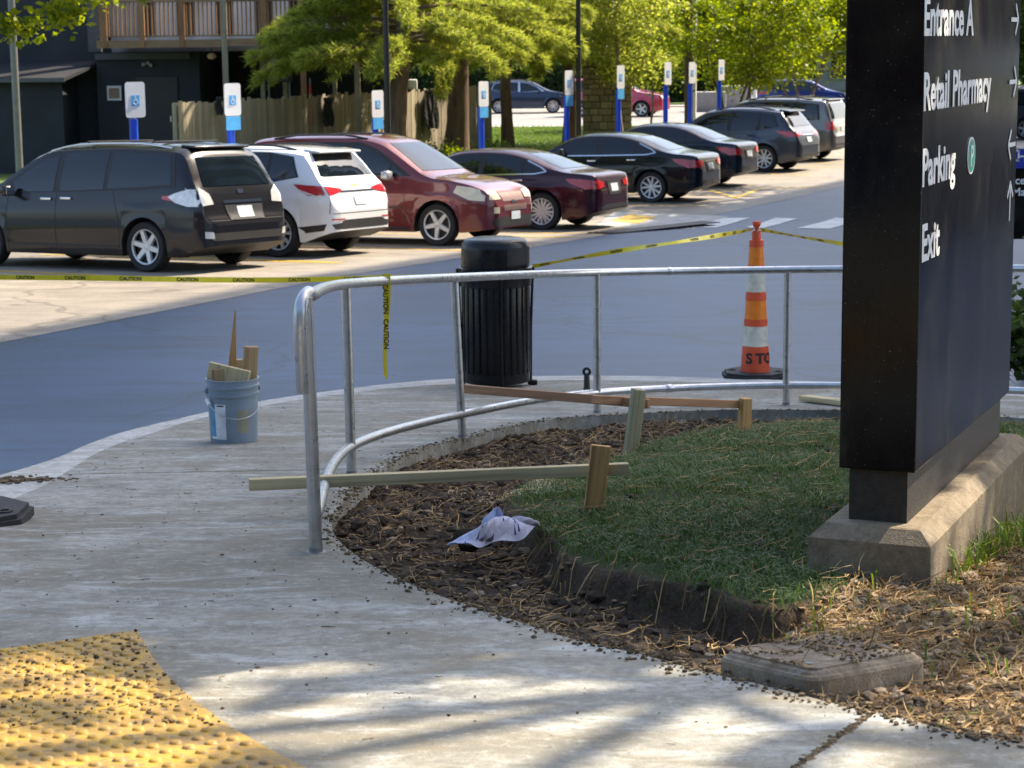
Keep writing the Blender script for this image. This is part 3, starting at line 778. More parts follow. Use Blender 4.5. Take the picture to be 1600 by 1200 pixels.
# ================================================================== BUCKET WITH SCRAP WOOD
bk = hit(366, 690)
bt = thing('bucket', 'grey plastic bucket with a white and blue label on the walk', 'bucket', bk)
mb = MB()
mb.lathe([(0.0, 0.004), (0.125, 0.004), (0.128, 0.0), (0.131, 0.01), (0.141, 0.27), (0.148, 0.272), (0.149, 0.287), (0.1425, 0.289), (0.143, 0.315), (0.150, 0.317), (0.151, 0.330), (0.145, 0.333), (0.1455, 0.358), (0.151, 0.360), (0.151, 0.366), (0.141, 0.366), (0.139, 0.30), (0.125, 0.02), (0.0, 0.02)], 40)
mb.build('body', MATS['bucket_grey'], bt, 40)
def curved_patch(mb, a0, a1, z0, z1, rf, n=10, off=0.0015, skew=0.0):
    o = len(mb.v)
    for i in range(n + 1):
        for z in (z0, z1):
            a = a0 + (a1 - a0) * i / n + skew * (z - z0); r = rf(z) + off
            mb.v.append((r * math.cos(a), r * math.sin(a), z))
    for i in range(n): mb.f.append((o + 2 * i, o + 2 * i + 2, o + 2 * i + 3, o + 2 * i + 1))
    return mb
rb = lambda z: 0.131 + 0.010 * (z - 0.01) / 0.26
mb = curved_patch(MB(), math.radians(-145), math.radians(-100), 0.035, 0.235, rb); lb = mb.build('label', MATS['label_white'], bt, 60)
mb = curved_patch(MB(), math.radians(-147), math.radians(-128), 0.05, 0.235, rb, 6, 0.0022); mb.build('label_band', MATS['label_blue'], lb, 60)
mb = curved_patch(MB(), math.radians(-122), math.radians(-104), 0.222, 0.229, rb, 5, 0.0024); mb.build('label_print', MATS['text_black'], lb, 60)
mb = curved_patch(MB(), math.radians(-72), math.radians(-45), 0.07, 0.20, rb, 8, 0.001); mb.build('stain', MATS['bucket_stain'], bt, 60)
mb = MB()
for a in (math.radians(200), math.radians(20)):
    mb.rbox((0.15 * math.cos(a), 0.15 * math.sin(a), 0.30), (0.02, 0.02, 0.03), 0.004)
mb.build('ear', MATS['bucket_grey'], bt, 40)
hp = []
for i in range(17):
    w = math.radians(-160 + 180 * i / 16.0); r = 0.156
    hp.append((r * math.cos(w), r * math.sin(w) - 0.008, 0.295 - 0.14 * math.sin(math.pi * i / 16.0) ** 0.8))
mb = MB(); mb.tube(hp[:7], 0.0022, 6); mb.tube(hp[10:], 0.0022, 6); mb.tube(hp[5:11], 0.0025, 6); hd = mb.build('handle', MATS['galv'], bt, 60)
mb = MB(); mb.tube(hp[1:3], 0.012, 10); mb.build('grip', MATS['sign_white'], hd, 60)
GW = 'wood offcuts standing in the bucket'
def scrap(dx, dy, top, w, t, L, tiltx, tilty, yaw, mat, label, point=False):
    mb = MB()
    if point:
        vs = [(-w / 2, -t / 2, 0), (w / 2, -t / 2, 0), (w / 2, t / 2, 0), (-w / 2, t / 2, 0), (-w / 2, -t / 2, L * 0.35), (w / 2, -t / 2, L * 0.35), (w / 2, t / 2, L * 0.35), (-w / 2, t / 2, L * 0.35), (w * 0.32, -t * 0.2, L), (w * 0.42, -t * 0.2, L), (w * 0.42, t * 0.2, L), (w * 0.32, t * 0.2, L)]
        f = [(3, 2, 1, 0), (8, 9, 10, 11)]
        for q in (0, 4):
            for i in range(4): f.append((q + i, q + (i + 1) % 4, q + 4 + (i + 1) % 4, q + 4 + i))
        mb.add(vs, f)
    else: mb.rbox((0, 0, L / 2), (w, t, L), 0.003)
    o = mb.build('wood_offcut', mat, None)
    R_ = Matrix.Rotation(tilty, 4, 'Y') @ Matrix.Rotation(tiltx, 4, 'X') @ Matrix.Rotation(yaw, 4, 'Z')
    o.matrix_world = Matrix.Translation(bk + Vector((dx, dy, 0.022 if top is None else top))) @ R_
    return tag(o, label, 'wood', GW)
scrap(-0.02, 0.03, None, 0.065, 0.022, 0.72, 0.0, 0.03, 0.1, MATS['stake_orange'], 'long pointed stake sticking up out of the bucket', True)
scrap(0.065, 0.03, None, 0.075, 0.038, 0.52, 0.04, 0.09, 0.5, MATS['scrap_wood'], 'upright dark offcut with a square end at the side of the bucket')
scrap(-0.04, -0.02, 0.245, 0.09, 0.038, 0.235, 0.05, 1.28 - math.pi / 2 + 0.0, 0.12, MATS['pine_fresh'], 'wide pale offcut leaning across the mouth of the bucket').matrix_world = Matrix.Translation(bk + Vector((-0.125, -0.045, 0.42))) @ Matrix.Rotation(math.radians(103), 4, 'Y') @ Matrix.Rotation(0.1, 4, 'X')
scrap(-0.062, -0.066, 0.10, 0.07, 0.045, 0.325, -0.02, -0.02, 0.25, MATS['scrap_wood'], 'short block with pale top at the front of the bucket')
scrap(0.02, 0.075, 0.10, 0.05, 0.03, 0.36, 0.05, 0.03, 0.6, MATS['pine_fresh'], 'narrow offcut behind the wide pale one in the bucket')

# ================================================================== LITTER BIN
tc = hit(776, 603)
bn = thing('litter_bin', 'black slatted metal litter bin with a domed lid at the kerb', 'litter bin', tc, 0.1)
HB = 1.165
rbin = lambda z: 0.255 + 0.022 * (z / 0.8)
mb = MB(); mb.lathe([(0.0, 0.06), (0.235, 0.06), (0.25, 0.80), (0.0, 0.80)], 36); mb.build('liner', MATS['plastic_black'], bn, 50)
mb = MB(); mb.lathe([(0.24, 0.045), (0.262, 0.045), (0.264, 0.125), (0.24, 0.125)], 40); mb.build('bottom_band', MATS['black_metal'], bn, 50)
mb = MB(); mb.lathe([(0.25, 0.795), (0.279, 0.795), (0.284, 0.90), (0.288, 0.935), (0.262, 0.945), (0.25, 0.94)], 40); mb.build('top_band', MATS['black_metal'], bn, 50)
sl = MB(); sl.rbox((0, 0, 0.46), (0.040, 0.008, 0.69), 0.003); slm = sl.mesh('slat', MATS['black_metal'], 40)
for i in range(28):
    a = 2 * math.pi * i / 28
    o = link('slat', slm, bn); o.location = (0.262 * math.cos(a), 0.262 * math.sin(a), 0); o.rotation_euler = (0.0, 0.0, a + math.pi / 2)
for i in range(4):
    a = math.radians(-90 + 90 * i + 4)
    mb = MB(); x, y = math.cos(a), math.sin(a)
    mb.tube([(0.272 * x, 0.272 * y, 0.02), (0.276 * x, 0.276 * y, 0.45), (0.293 * x, 0.293 * y, 0.86), (0.30 * x, 0.30 * y, 0.93)], 0.011, 8); mb.rbox((0.285 * x, 0.285 * y, 0.02), (0.075, 0.05, 0.04), 0.008)
    mb.build('strap_leg', MATS['black_metal'], bn, 50)
mb = MB(); mb.lathe([(0.262, 0.93), (0.266, 0.95), (0.262, 1.08), (0.255, 1.125), (0.232, 1.152), (0.18, 1.162), (0.0, HB)], 44); ld = mb.build('lid', MATS['black_metal'], bn, 50)
mb = curved_patch(MB(), math.radians(-75), math.radians(-10), 0.965, 1.10, lambda z: 0.264, 12, 0.003); mb.build('opening', MATS['text_black'], ld, 60)

# ================================================================== TALL CONES
def make_cone(loc, label):
    t = thing('traffic_cone', label, 'traffic cone', loc, 0.0, 'tall looped-top cones')
    r = lambda z: 0.108 - 0.056 * (z - 0.03) / 0.98
    mb = MB()
    oc = [(0.235, 0.10), (0.10, 0.225), (-0.10, 0.225), (-0.235, 0.10), (-0.235, -0.10), (-0.10, -0.225), (0.10, -0.225), (0.235, -0.10)]
    mb.prism(oc, 0.0, 0.03); mb.prism([(x * 0.93, y * 0.93) for x, y in oc], 0.03, 0.047)
    for sx in (-1, 1): mb.lathe([(0.03, 0.047), (0.03, 0.052), (0.018, 0.0525), (0.017, 0.045)], 10, 'z', (0.165 * sx, -0.05 * sx, 0))
    mb.build('base', MATS['rubber'], t, 30)
    bands = [(0.03, 0.235, 'cone_orange', 0.0), (0.235, 0.385, 'reflect_white', -0.003), (0.385, 0.435, 'cone_orange', 0.0), (0.435, 0.575, 'reflect_orange', -0.003), (0.575, 0.635, 'cone_orange', 0), (0.635, 0.80, 'reflect_white', -0.003), (0.80, 0.83, 'cone_orange', 0), (0.83, 0.965, 'reflect_orange', -0.003), (0.965, 1.015, 'cone_orange', 0)]
    for z0, z1, m_, d in bands:
        mb = MB(); mb.lathe([(r(z0) + d - 0.004, z0), (r(z0) + d, z0 + 0.001), (r(z1) + d, z1 - 0.001), (r(z1) + d - 0.004 if z1 < 1 else 0.0, z1)], 32); mb.build('sleeve' if 'refl' in m_ else 'body_section', MATS[m_], t, 40)
    mb = MB(); mb.lathe([(0.034, 1.012), (0.034, 1.07), (0.028, 1.078), (0.012, 1.085), (0.012, 1.10), (0.026, 1.115), (0.032, 1.135), (0.026, 1.15), (0.0, 1.155)], 20); mb.build('handle', MATS['cone_orange'], t, 40)
    for ch, a in (('S', -124), ('T', -77), ('O', -32)):
        me = text_mesh(ch, 0.125, MATS['text_black'], 0.004, 0.0006, align='CENTER').copy()
        bm = bmesh.new(); bm.from_mesh(me); bmesh.ops.triangulate(bm, faces=bm.faces[:])
        for _ in range(4): bmesh.ops.subdivide_edges(bm, edges=[e for e in bm.edges if e.calc_length() > .016], cuts=1); bmesh.ops.triangulate(bm, faces=bm.faces[:])
        bm.to_mesh(me); bm.free()
        for v in me.vertices:
            w = math.radians(a) + v.co.x / 0.105; z = 0.115 + v.co.y * 0.85; q = r(z) + 0.0015 + v.co.z
            v.co = (q * math.cos(w), q * math.sin(w), z)
        link('letter', me, t)
    return t
cone_loc = hit(1180, 589)
cone = make_cone(cone_loc, 'tall orange and white cone with black lettering behind the rail'); cone.scale = (1.11,) * 3
c2 = copy_tree(cone); q = hit(-58, 815); c2.location = q; c2['label'] = 'cone on the open walk whose black rubber base lies near the kerb'
c3 = copy_tree(cone); c3.location = hit(-330, 640, H_street); c3['label'] = 'cone standing out on the asphalt holding the end of the tape'

# ================================================================== CAUTION TAPE
def tape(pts, width, label, sag=0.0, words=True, txt=0.03, twist=None, n=40, every=0.42):
    P = smooth_path(pts, max(2, n // max(1, len(pts) - 1)))
    org = Vector(P[0]); t = thing('caution_tape', label, 'tape', org)
    V, F = [], []; k = len(P)
    for i, p in enumerate(P):
        s = i / (k - 1); q = Vector(p) - Vector((0, 0, sag * 4 * s * (1 - s)))
        tg = (Vector(P[min(i + 1, k - 1)]) - Vector(P[max(i - 1, 0)])).normalized()
        up = Vector((0, 0, 1)) - tg * tg.z; up.normalize(); sd = tg.cross(up)
        w = twist(s) if twist else 0.0
        a = up * math.cos(w) + sd * math.sin(w)
        V += [tuple(q - org - a * width / 2), tuple(q - org + a * width / 2)]
        if i: F.append((2 * i - 2, 2 * i, 2 * i + 1, 2 * i - 1))
    me = bpy.data.meshes.new('band'); me.from_pydata(V, [], F); me.materials.append(MATS['tape_yellow'])
    link('band', me, t)
    if words:
        tm = text_mesh('CAUTION', txt, MATS['text_black'], 0.0012, 0.0, align='LEFT')
        ln = [0.0]
        C = [(Vector(V[2 * i]) + Vector(V[2 * i + 1])) / 2 for i in range(k)]
        U = [(Vector(V[2 * i + 1]) - Vector(V[2 * i])).normalized() for i in range(k)]
        for i in range(1, k): ln.append(ln[-1] + (C[i] - C[i - 1]).length)
        s0 = 0.08
        while s0 + every * 0.6 < ln[-1]:
            me2 = tm.copy()
            for v in me2.vertices:
                s = min(s0 + v.co.x, ln[-1] - 1e-4); i = max(1, next((q for q in range(1, k) if ln[q] >= s), k - 1))
                f = (s - ln[i - 1]) / max(1e-6, ln[i] - ln[i - 1]); c = C[i - 1].lerp(C[i], f); u_ = U[i - 1].lerp(U[i], f).normalized()
                tg = (C[i] - C[i - 1]).normalized(); nn = tg.cross(u_)
                cam_dir = (Vector((0, 0, ZC)) - (c + org)).normalized()
                if nn.dot(cam_dir) < 0: nn = -nn
                v.co = c + u_ * (v.co.y - txt * 0.33) + nn * 0.0015
            link('word', me2, t); s0 += every
    return t
bz = tc.z + 0.90
left_end = c3.location + Vector((0, 0, 1.09))
tape([at(-300, 431, c3.location.y), at(100, 434, 15.2), at(430, 437.5, 15.4), at(722, 430, tc.y - 0.1)], 0.040, 'yellow caution tape strung out from the litter bin across the asphalt', 0.0, True, 0.036, lambda s: 0.25 * math.sin(9 * s), 60)
tape([at(833, 416, tc.y - 0.15), at(960, 393, 14.9), at(1080, 375, 14.5), cone_loc + Vector((-0.03, 0, 1.21))], 0.035, 'twisted yellow caution tape between the litter bin and the cone top', 0.0, True, 0.028, lambda s: 1.0 * math.sin(7 * s + 0.5), 48)
tape([cone_loc + Vector((0.03, 0, 1.21)), at(1316, 381, 14.0), at(1600, 423, 13.8), at(1900, 470, 13.6)], 0.035, 'yellow caution tape running from the cone top past the black sign', 0.0, True, 0.028, lambda s: 0.9 * math.sin(8 * s), 48)
rt = min(top, key=lambda p: abs(800 + FPX * (p - Vector((0, 0, ZC))).dot(cr) / (p - Vector((0, 0, ZC))).dot(cf) - 606))
tape([rt + Vector((0.0, -0.027, 0.02)), rt + Vector((0.0, -0.028, -0.1)), rt + Vector((-0.006, -0.03, -0.25)), rt + Vector((-0.004, -0.028, -0.36)), rt + Vector((-0.022, -0.03, -0.49))], 0.05, 'loose end of yellow caution tape hanging from the top rail', 0.0, False, 0.03, None, 24)
# hanging tape: turn its band to face the walk and add its word
ht = [o for o in COL.objects if o.name.startswith('caution_tape')][-1]
bd = ht.children[0]; V = []; F = []
for i in range(13):
    s = i / 12; z = -0.52 * s + 0.02; w = 0.021 * (1 - 0.45 * max(0, s - 0.7) / 0.3) * (0.75 + 0.25 * math.cos(5 * s)); x = -0.012 * s + 0.006 * math.sin(6 * s)
    V += [(x - w, 0.004 * math.sin(9 * s), z), (x + w, -0.004 * math.sin(7 * s), z - (0.03 if i == 12 else 0))]
    if i: F.append((2 * i - 2, 2 * i - 1, 2 * i + 1, 2 * i))
me = bpy.data.meshes.new('band'); me.from_pydata(V, [], F); me.materials.append(MATS['tape_yellow']); bd.data = me
me = text_mesh('CAUTION', 0.036, MATS['text_black'], 0.001, 0.0).copy()
for z0 in (-0.03, -0.21):
    m2 = me.copy()
    for v in m2.vertices: v.co = (v.co.y - 0.017, -0.009, z0 - v.co.x * 0.95)
    link('word', m2, ht)

# ================================================================== SIGN
SGZ = None
pn = at(1430, 740, 6.52)
def same_z(u, v, z):
    r = ray(u, v); d = (z - ZC) / r.z; return Vector((r.x * d, d, z))
pf = same_z(1577, 613, pn.z); pl = same_z(1316, 727, pn.z)
ax = Vector((pf.x - pn.x, pf.y - pn.y, 0)); LEN = ax.length; ax.normalize()
bxv = Vector((-ax.y, ax.x, 0)); WID = abs((pl - pn).dot(bxv))
sg_loc = Vector((pn.x, pn.y, z_walk(pn.y)))
yaw = math.atan2(ax.y, ax.x)
sg = thing('wayfinding_sign', 'tall black wayfinding sign with white lettering on a concrete plinth', 'sign', sg_loc, yaw)
zb_ = pn.z - sg_loc.z
mb = MB(); mb.rbox((LEN / 2, WID / 2, zb_ + 1.35), (LEN, WID, 2.70), 0.006); mb.build('cabinet', MATS['black_gloss'], sg)
mb = MB(); mb.box((LEN / 2, WID / 2, zb_ - 0.09), (LEN - 0.05, WID - 0.06, 0.20)); mb.build('pedestal', M('pedestal_black', (0.02, 0.018, 0.016), 0.5, var=0.5, vs=40, bmp=0.3, bs_=120), sg)
pt = zb_ - 0.175; pw, pe = 0.075, 0.09
mb = MB()
def ring(z, m): return [(-pe + m, -pw + m, z), (LEN + pe - m, -pw + m, z), (LEN + pe - m, WID + pw - m, z), (-pe + m, WID + pw - m, z)]
R4 = [ring(-0.30, -0.01), ring(pt - 0.045, 0.0), ring(pt - 0.003, 0.042), ring(pt, 0.05)]
mb.add([p for r_ in R4 for p in r_], [(4 * i + j, 4 * i + (j + 1) % 4, 4 * i + 4 + (j + 1) % 4, 4 * i + 4 + j) for i in range(3) for j in range(4)] + [(12, 13, 14, 15)])
mb.build('plinth', MATS['plinth_concrete'], sg)
RX = Matrix.Rotation(math.pi / 2, 4, 'X')
def sign_text(s, u, v, size, bold=0.0042, name='lettering', mat='letter_white'):
    """place text with its baseline start seen at (u, v) on the long face"""
    r = ray(u, v); n = -bxv
    k = (pn - Vector((0, 0, ZC))).dot(n) / r.dot(n); P = Vector((0, 0, ZC)) + r * k
    L = sg.matrix_world.inverted() if False else None
    d = P - sg_loc; lx = d.dot(ax); lz = d.z
    o = link(name, text_mesh(s, size, MATS[mat], bold, 0.0008), sg); o.location = (lx, -0.0025, lz); o.rotation_euler = (math.pi / 2, 0, 0)
    return o, lx, lz
capk = 0.166
rows = []
for s, u, v in (('Entrance A', 1442, 54), ('Retail Pharmacy', 1441, 172), ('Parking', 1439, 291), ('Exit', 1438, 409)):
    o, lx, lz = sign_text(s, u, v, capk); o.scale = (1.03, 1, 1); rows.append((lx, lz))
def arrow(lx, lz, ang, s=0.075):
    mb = MB(); w = 0.016
    R_ = Matrix.Rotation(ang, 3, 'Z')
    mb.box(R_ @ Vector((-0.012, 0, 0)), (2 * s * 0.92, w, 0.002), R_)
    for q in (1, -1):
        R2 = R_ @ Matrix.Rotation(q * math.radians(135), 3, 'Z')
        mb.box(R_ @ Vector((s * 0.90, 0, 0)) + R2 @ Vector((s * 0.52, 0, 0)), (s * 1.08, w, 0.0019), R2)
    o = mb.build('arrow', MATS['letter_white'], sg); o.location = (lx, -0.003, lz); o.rotation_euler = (math.pi / 2, 0, 0)
for (lx, lz), ang in zip(rows, (0, 0, math.pi, math.pi / 2)):
    arrow(LEN - 0.13, lz + 0.055 + (0.03 if ang == math.pi / 2 else 0), ang)
mb = MB(); mb.lathe([(0.0, 0.0), (0.088, 0.0), (0.088, 0.003), (0.0, 0.003)], 28); o = mb.build('parking_badge', MATS['letter_white'], sg, 30); o.rotation_euler = (math.pi / 2, 0, 0); o.location = (0.765, -0.001, rows[2][1] + 0.055); o.scale = (.74, .74, 1)
mb = MB(); mb.lathe([(0.0, 0.003), (0.078, 0.003), (0.078, 0.004), (0.0, 0.0042)], 28); mb.build('badge_disc', MATS['badge_green'], o, 30)
q = link('badge_letter', text_mesh('P', 0.14, MATS['letter_white'], 0.003, 0.0, align='CENTER'), o); q.location = (0, -0.048, 0.0055)

# ================================================================== UTILITY BOX LID
cs = [hit(u, v, H_walk, 0.045) for u, v in ((1168, 1026), (1243, 981), (1400, 1014), (1328, 1062))]
cen = sum(cs, Vector()) / 4
e1 = ((cs[2] - cs[1]) + (cs[3] - cs[0])) / 2; e2 = ((cs[1] - cs[0]) + (cs[2] - cs[3])) / 2
lw, lh = e1.length, e2.length
ub = thing('utility_box_lid', 'mossy rounded concrete utility box lid lying tilted beside the walk', 'lid', cen)
X_ = e1.normalized(); Z_ = e1.cross(e2).normalized(); Y_ = Z_.cross(X_)
ub.matrix_world = Matrix.Translation(cen) @ Matrix((X_, Y_, Z_)).transposed().to_4x4()
def rrect(w, h, r, n=6):
    out = []
    for cx, cy, a in ((w / 2 - r, h / 2 - r, 0), (-w / 2 + r, h / 2 - r, 90), (-w / 2 + r, -h / 2 + r, 180), (w / 2 - r, -h / 2 + r, 270)):
        for i in range(n + 1): out.append((cx + r * math.cos(math.radians(a + 90 * i / n)), cy + r * math.sin(math.radians(a + 90 * i / n))))
    return out
def stack(rings):
    mb = MB(); k = len(rings[0])
    mb.add([p for r in rings for p in r], [(k * i + j, k * i + (j + 1) % k, k * i + k + (j + 1) % k, k * i + k + j) for i in range(len(rings) - 1) for j in range(k)] + [tuple(range(k * (len(rings) - 1), k * len(rings)))])
    return mb
lv = [(-0.16, 0.0), (-0.02, 0.0), (-0.012, 0.004), (-0.010, 0.010), (-0.003, 0.014), (0.002, 0.024)]
mat_concrete('lid_stone', (0.24, 0.195, 0.14), 1.0, 0.25)
stack([[(x, y, z) for x, y in rrect(lw - 2 * m_, lh - 2 * m_, 0.05)] for z, m_ in lv]).build('slab', MATS['lid_stone'], ub)
rim = stack([[(x, y, z) for x, y in rrect(lw - 0.05, lh - 0.05, 0.035)] for z in (0.0015, 0.006)]); rim.build('cover', MATS['lid_stone'], ub)
for sx, sy in ((-0.36, 0.34), (0.30, -0.36)):
    mb = MB(); mb.lathe([(0.012, 0.006), (0.011, 0.010), (0.0, 0.011)], 10, 'z', (sx * lw, sy * lh, 0)); mb.build('bolt', MATS['pole_grey'], ub, 40)

q = rrect(lw - .03, lh - .03, .04); qx = NR.uniform(-lw / 2, lw / 2, 700); qy = NR.uniform(-lh / 2, lh / 2, 700); k = in_poly(qx, qy, q) & (vnoise(qx, qy, 9, 33, 2) > .42); qx, qy = qx[k], qy[k]
PW = np.array(ub.matrix_world)
wp = np.stack([qx, qy, np.full(len(qx), .008)], 1) @ PW[:3, :3].T + PW[:3, 3]
zi = {}
lumps(wp[:, 0], wp[:, 1], .002, .008, lambda a, b: wp[:, 2], MATS['debris'], 'lid_crumbs', 'crumbs of soil lying on the utility box lid', 'soil', .5)
k = NR.integers(0, len(wp), 90)
ribbons(wp[k, 0], wp[k, 1], .02, .09, .002, lambda a, b: wp[k, 2], MATS['straw'], 'lid_straw', 'dry straw lying on the utility box lid', 'straw', .003)

# ================================================================== RAG
rc = bh(768, 850)
rg = thing('crumpled_rag', 'crumpled white and blue printed rag lying on the dug soil', 'rag', rc)
pth = smooth_path([(p - rc) for p in (bh(704, 862), bh(735, 862), bh(758, 857), bh(778, 848), bh(800, 842), bh(822, 838), bh(840, 832))], 7)
V, F = [], []; NW = 15
for i, p in enumerate(pth):
    s = i / (len(pth) - 1); w = 0.010 + 0.075 * math.sin(math.pi * min(1, s * 1.05)) ** 1.5 + 0.012 * math.sin(9 * s)
    for j in range(NW):
        t = j / (NW - 1) - 0.5
        fold = 0.022 * math.sin(11 * t + 6 * s) + 0.012 * math.sin(25 * t + 14 * s)
        z = 0.012 + (0.06 * (1 - (2 * t) ** 2) + fold) * math.sin(math.pi * s) ** 0.7
        V.append((p.x + 0.03 * math.sin(8 * s + 9 * t) * 0.4 + 0.2 * w * math.sin(5 * t), p.y + t * w * 2.1, p.z + 0.015 + z))
for i in range(len(pth) - 1):
    for j in range(NW - 1): F.append((i * NW + j, (i + 1) * NW + j, (i + 1) * NW + j + 1, i * NW + j + 1))
me = bpy.data.meshes.new('cloth'); me.from_pydata(V, [], F); me.materials.append(MATS['rag']); me.polygons.foreach_set('use_smooth', [True] * len(F)); link('cloth', me, rg)
mb = MB(); a = bh(772, 845) - rc
vs = []
for i in range(7):
    for j in range(5):
        s, t = i / 6, j / 4 - 0.5
        vs.append(a + Vector((t * 0.10 * (1 - s * 0.75) + 0.008 * s + 0.01 * math.sin(7 * t + 5 * s), 0.02 * math.sin(6 * t) + 0.01, 0.045 + 0.075 * s + 0.006 * math.sin(9 * t))))
mb.add(vs, [(i * 5 + j, i * 5 + j + 1, (i + 1) * 5 + j + 1, (i + 1) * 5 + j) for i in range(6) for j in range(4)]); mb.build('flap', MATS['rag'], rg, 80)
mb = MB()
for q in range(26):
    k = RNG.randrange(4, len(pth) - 5) * NW + RNG.randrange(1, NW - 3); c = Vector(V[k]); 
    mb.add([V[k], Vector(V[k]).lerp(Vector(V[k + NW]), 0.9), Vector(V[k + 1]).lerp(Vector(V[k + NW + 1]), 0.6)], [(0, 1, 2)])
mb.v = [(x, y - 0.001, z + 0.002) for x, y, z in mb.v]; o = mb.build('print', MATS['rag_print'], rg); o['kind'] = 'stuff'
lump = bh(738, 848)
mb = MB(); bm = bmesh.new(); bmesh.ops.create_icosphere(bm, subdivisions=2, radius=0.06)
for v in bm.verts: v.co = v.co * (0.8 + 0.4 * RNG.random())
mb.add([(v.co.x * 1.2, v.co.y, v.co.z * 0.75) for v in bm.verts], [tuple(v.index for v in f.verts) for f in bm.faces]); bm.free()
o = mb.build('soil_lump', MATS['soil'], None, 60); o.location = lump + Vector((0, 0, 0.015)); tag(o, 'large dark lump of soil pressed against the rag', 'soil')

# ================================================================== RING-TOPPED ANCHOR
aq = hit(917, 627)
an = thing('ground_anchor', 'small black stub with a ring top standing on the walk behind the rail', 'anchor', aq)
mb = MB(); mb.rbox((0, 0, 0.035), (0.10, 0.08, 0.07), 0.008); mb.build('base', MATS['plastic_black'], an, 40)
mb = MB(); mb.lathe([(0.028, 0.06), (0.022, 0.10), (0.019, 0.19), (0.0, 0.19)], 14); mb.build('stem', MATS['plastic_black'], an, 40)
mb = MB(); mb.tube([(0.022 * math.cos(w), 0, 0.21 + 0.022 * math.sin(w)) for w in [2 * math.pi * i / 16 for i in range(17)]], 0.010, 8, False); mb.build('ring', MATS['black_metal'], an, 60)
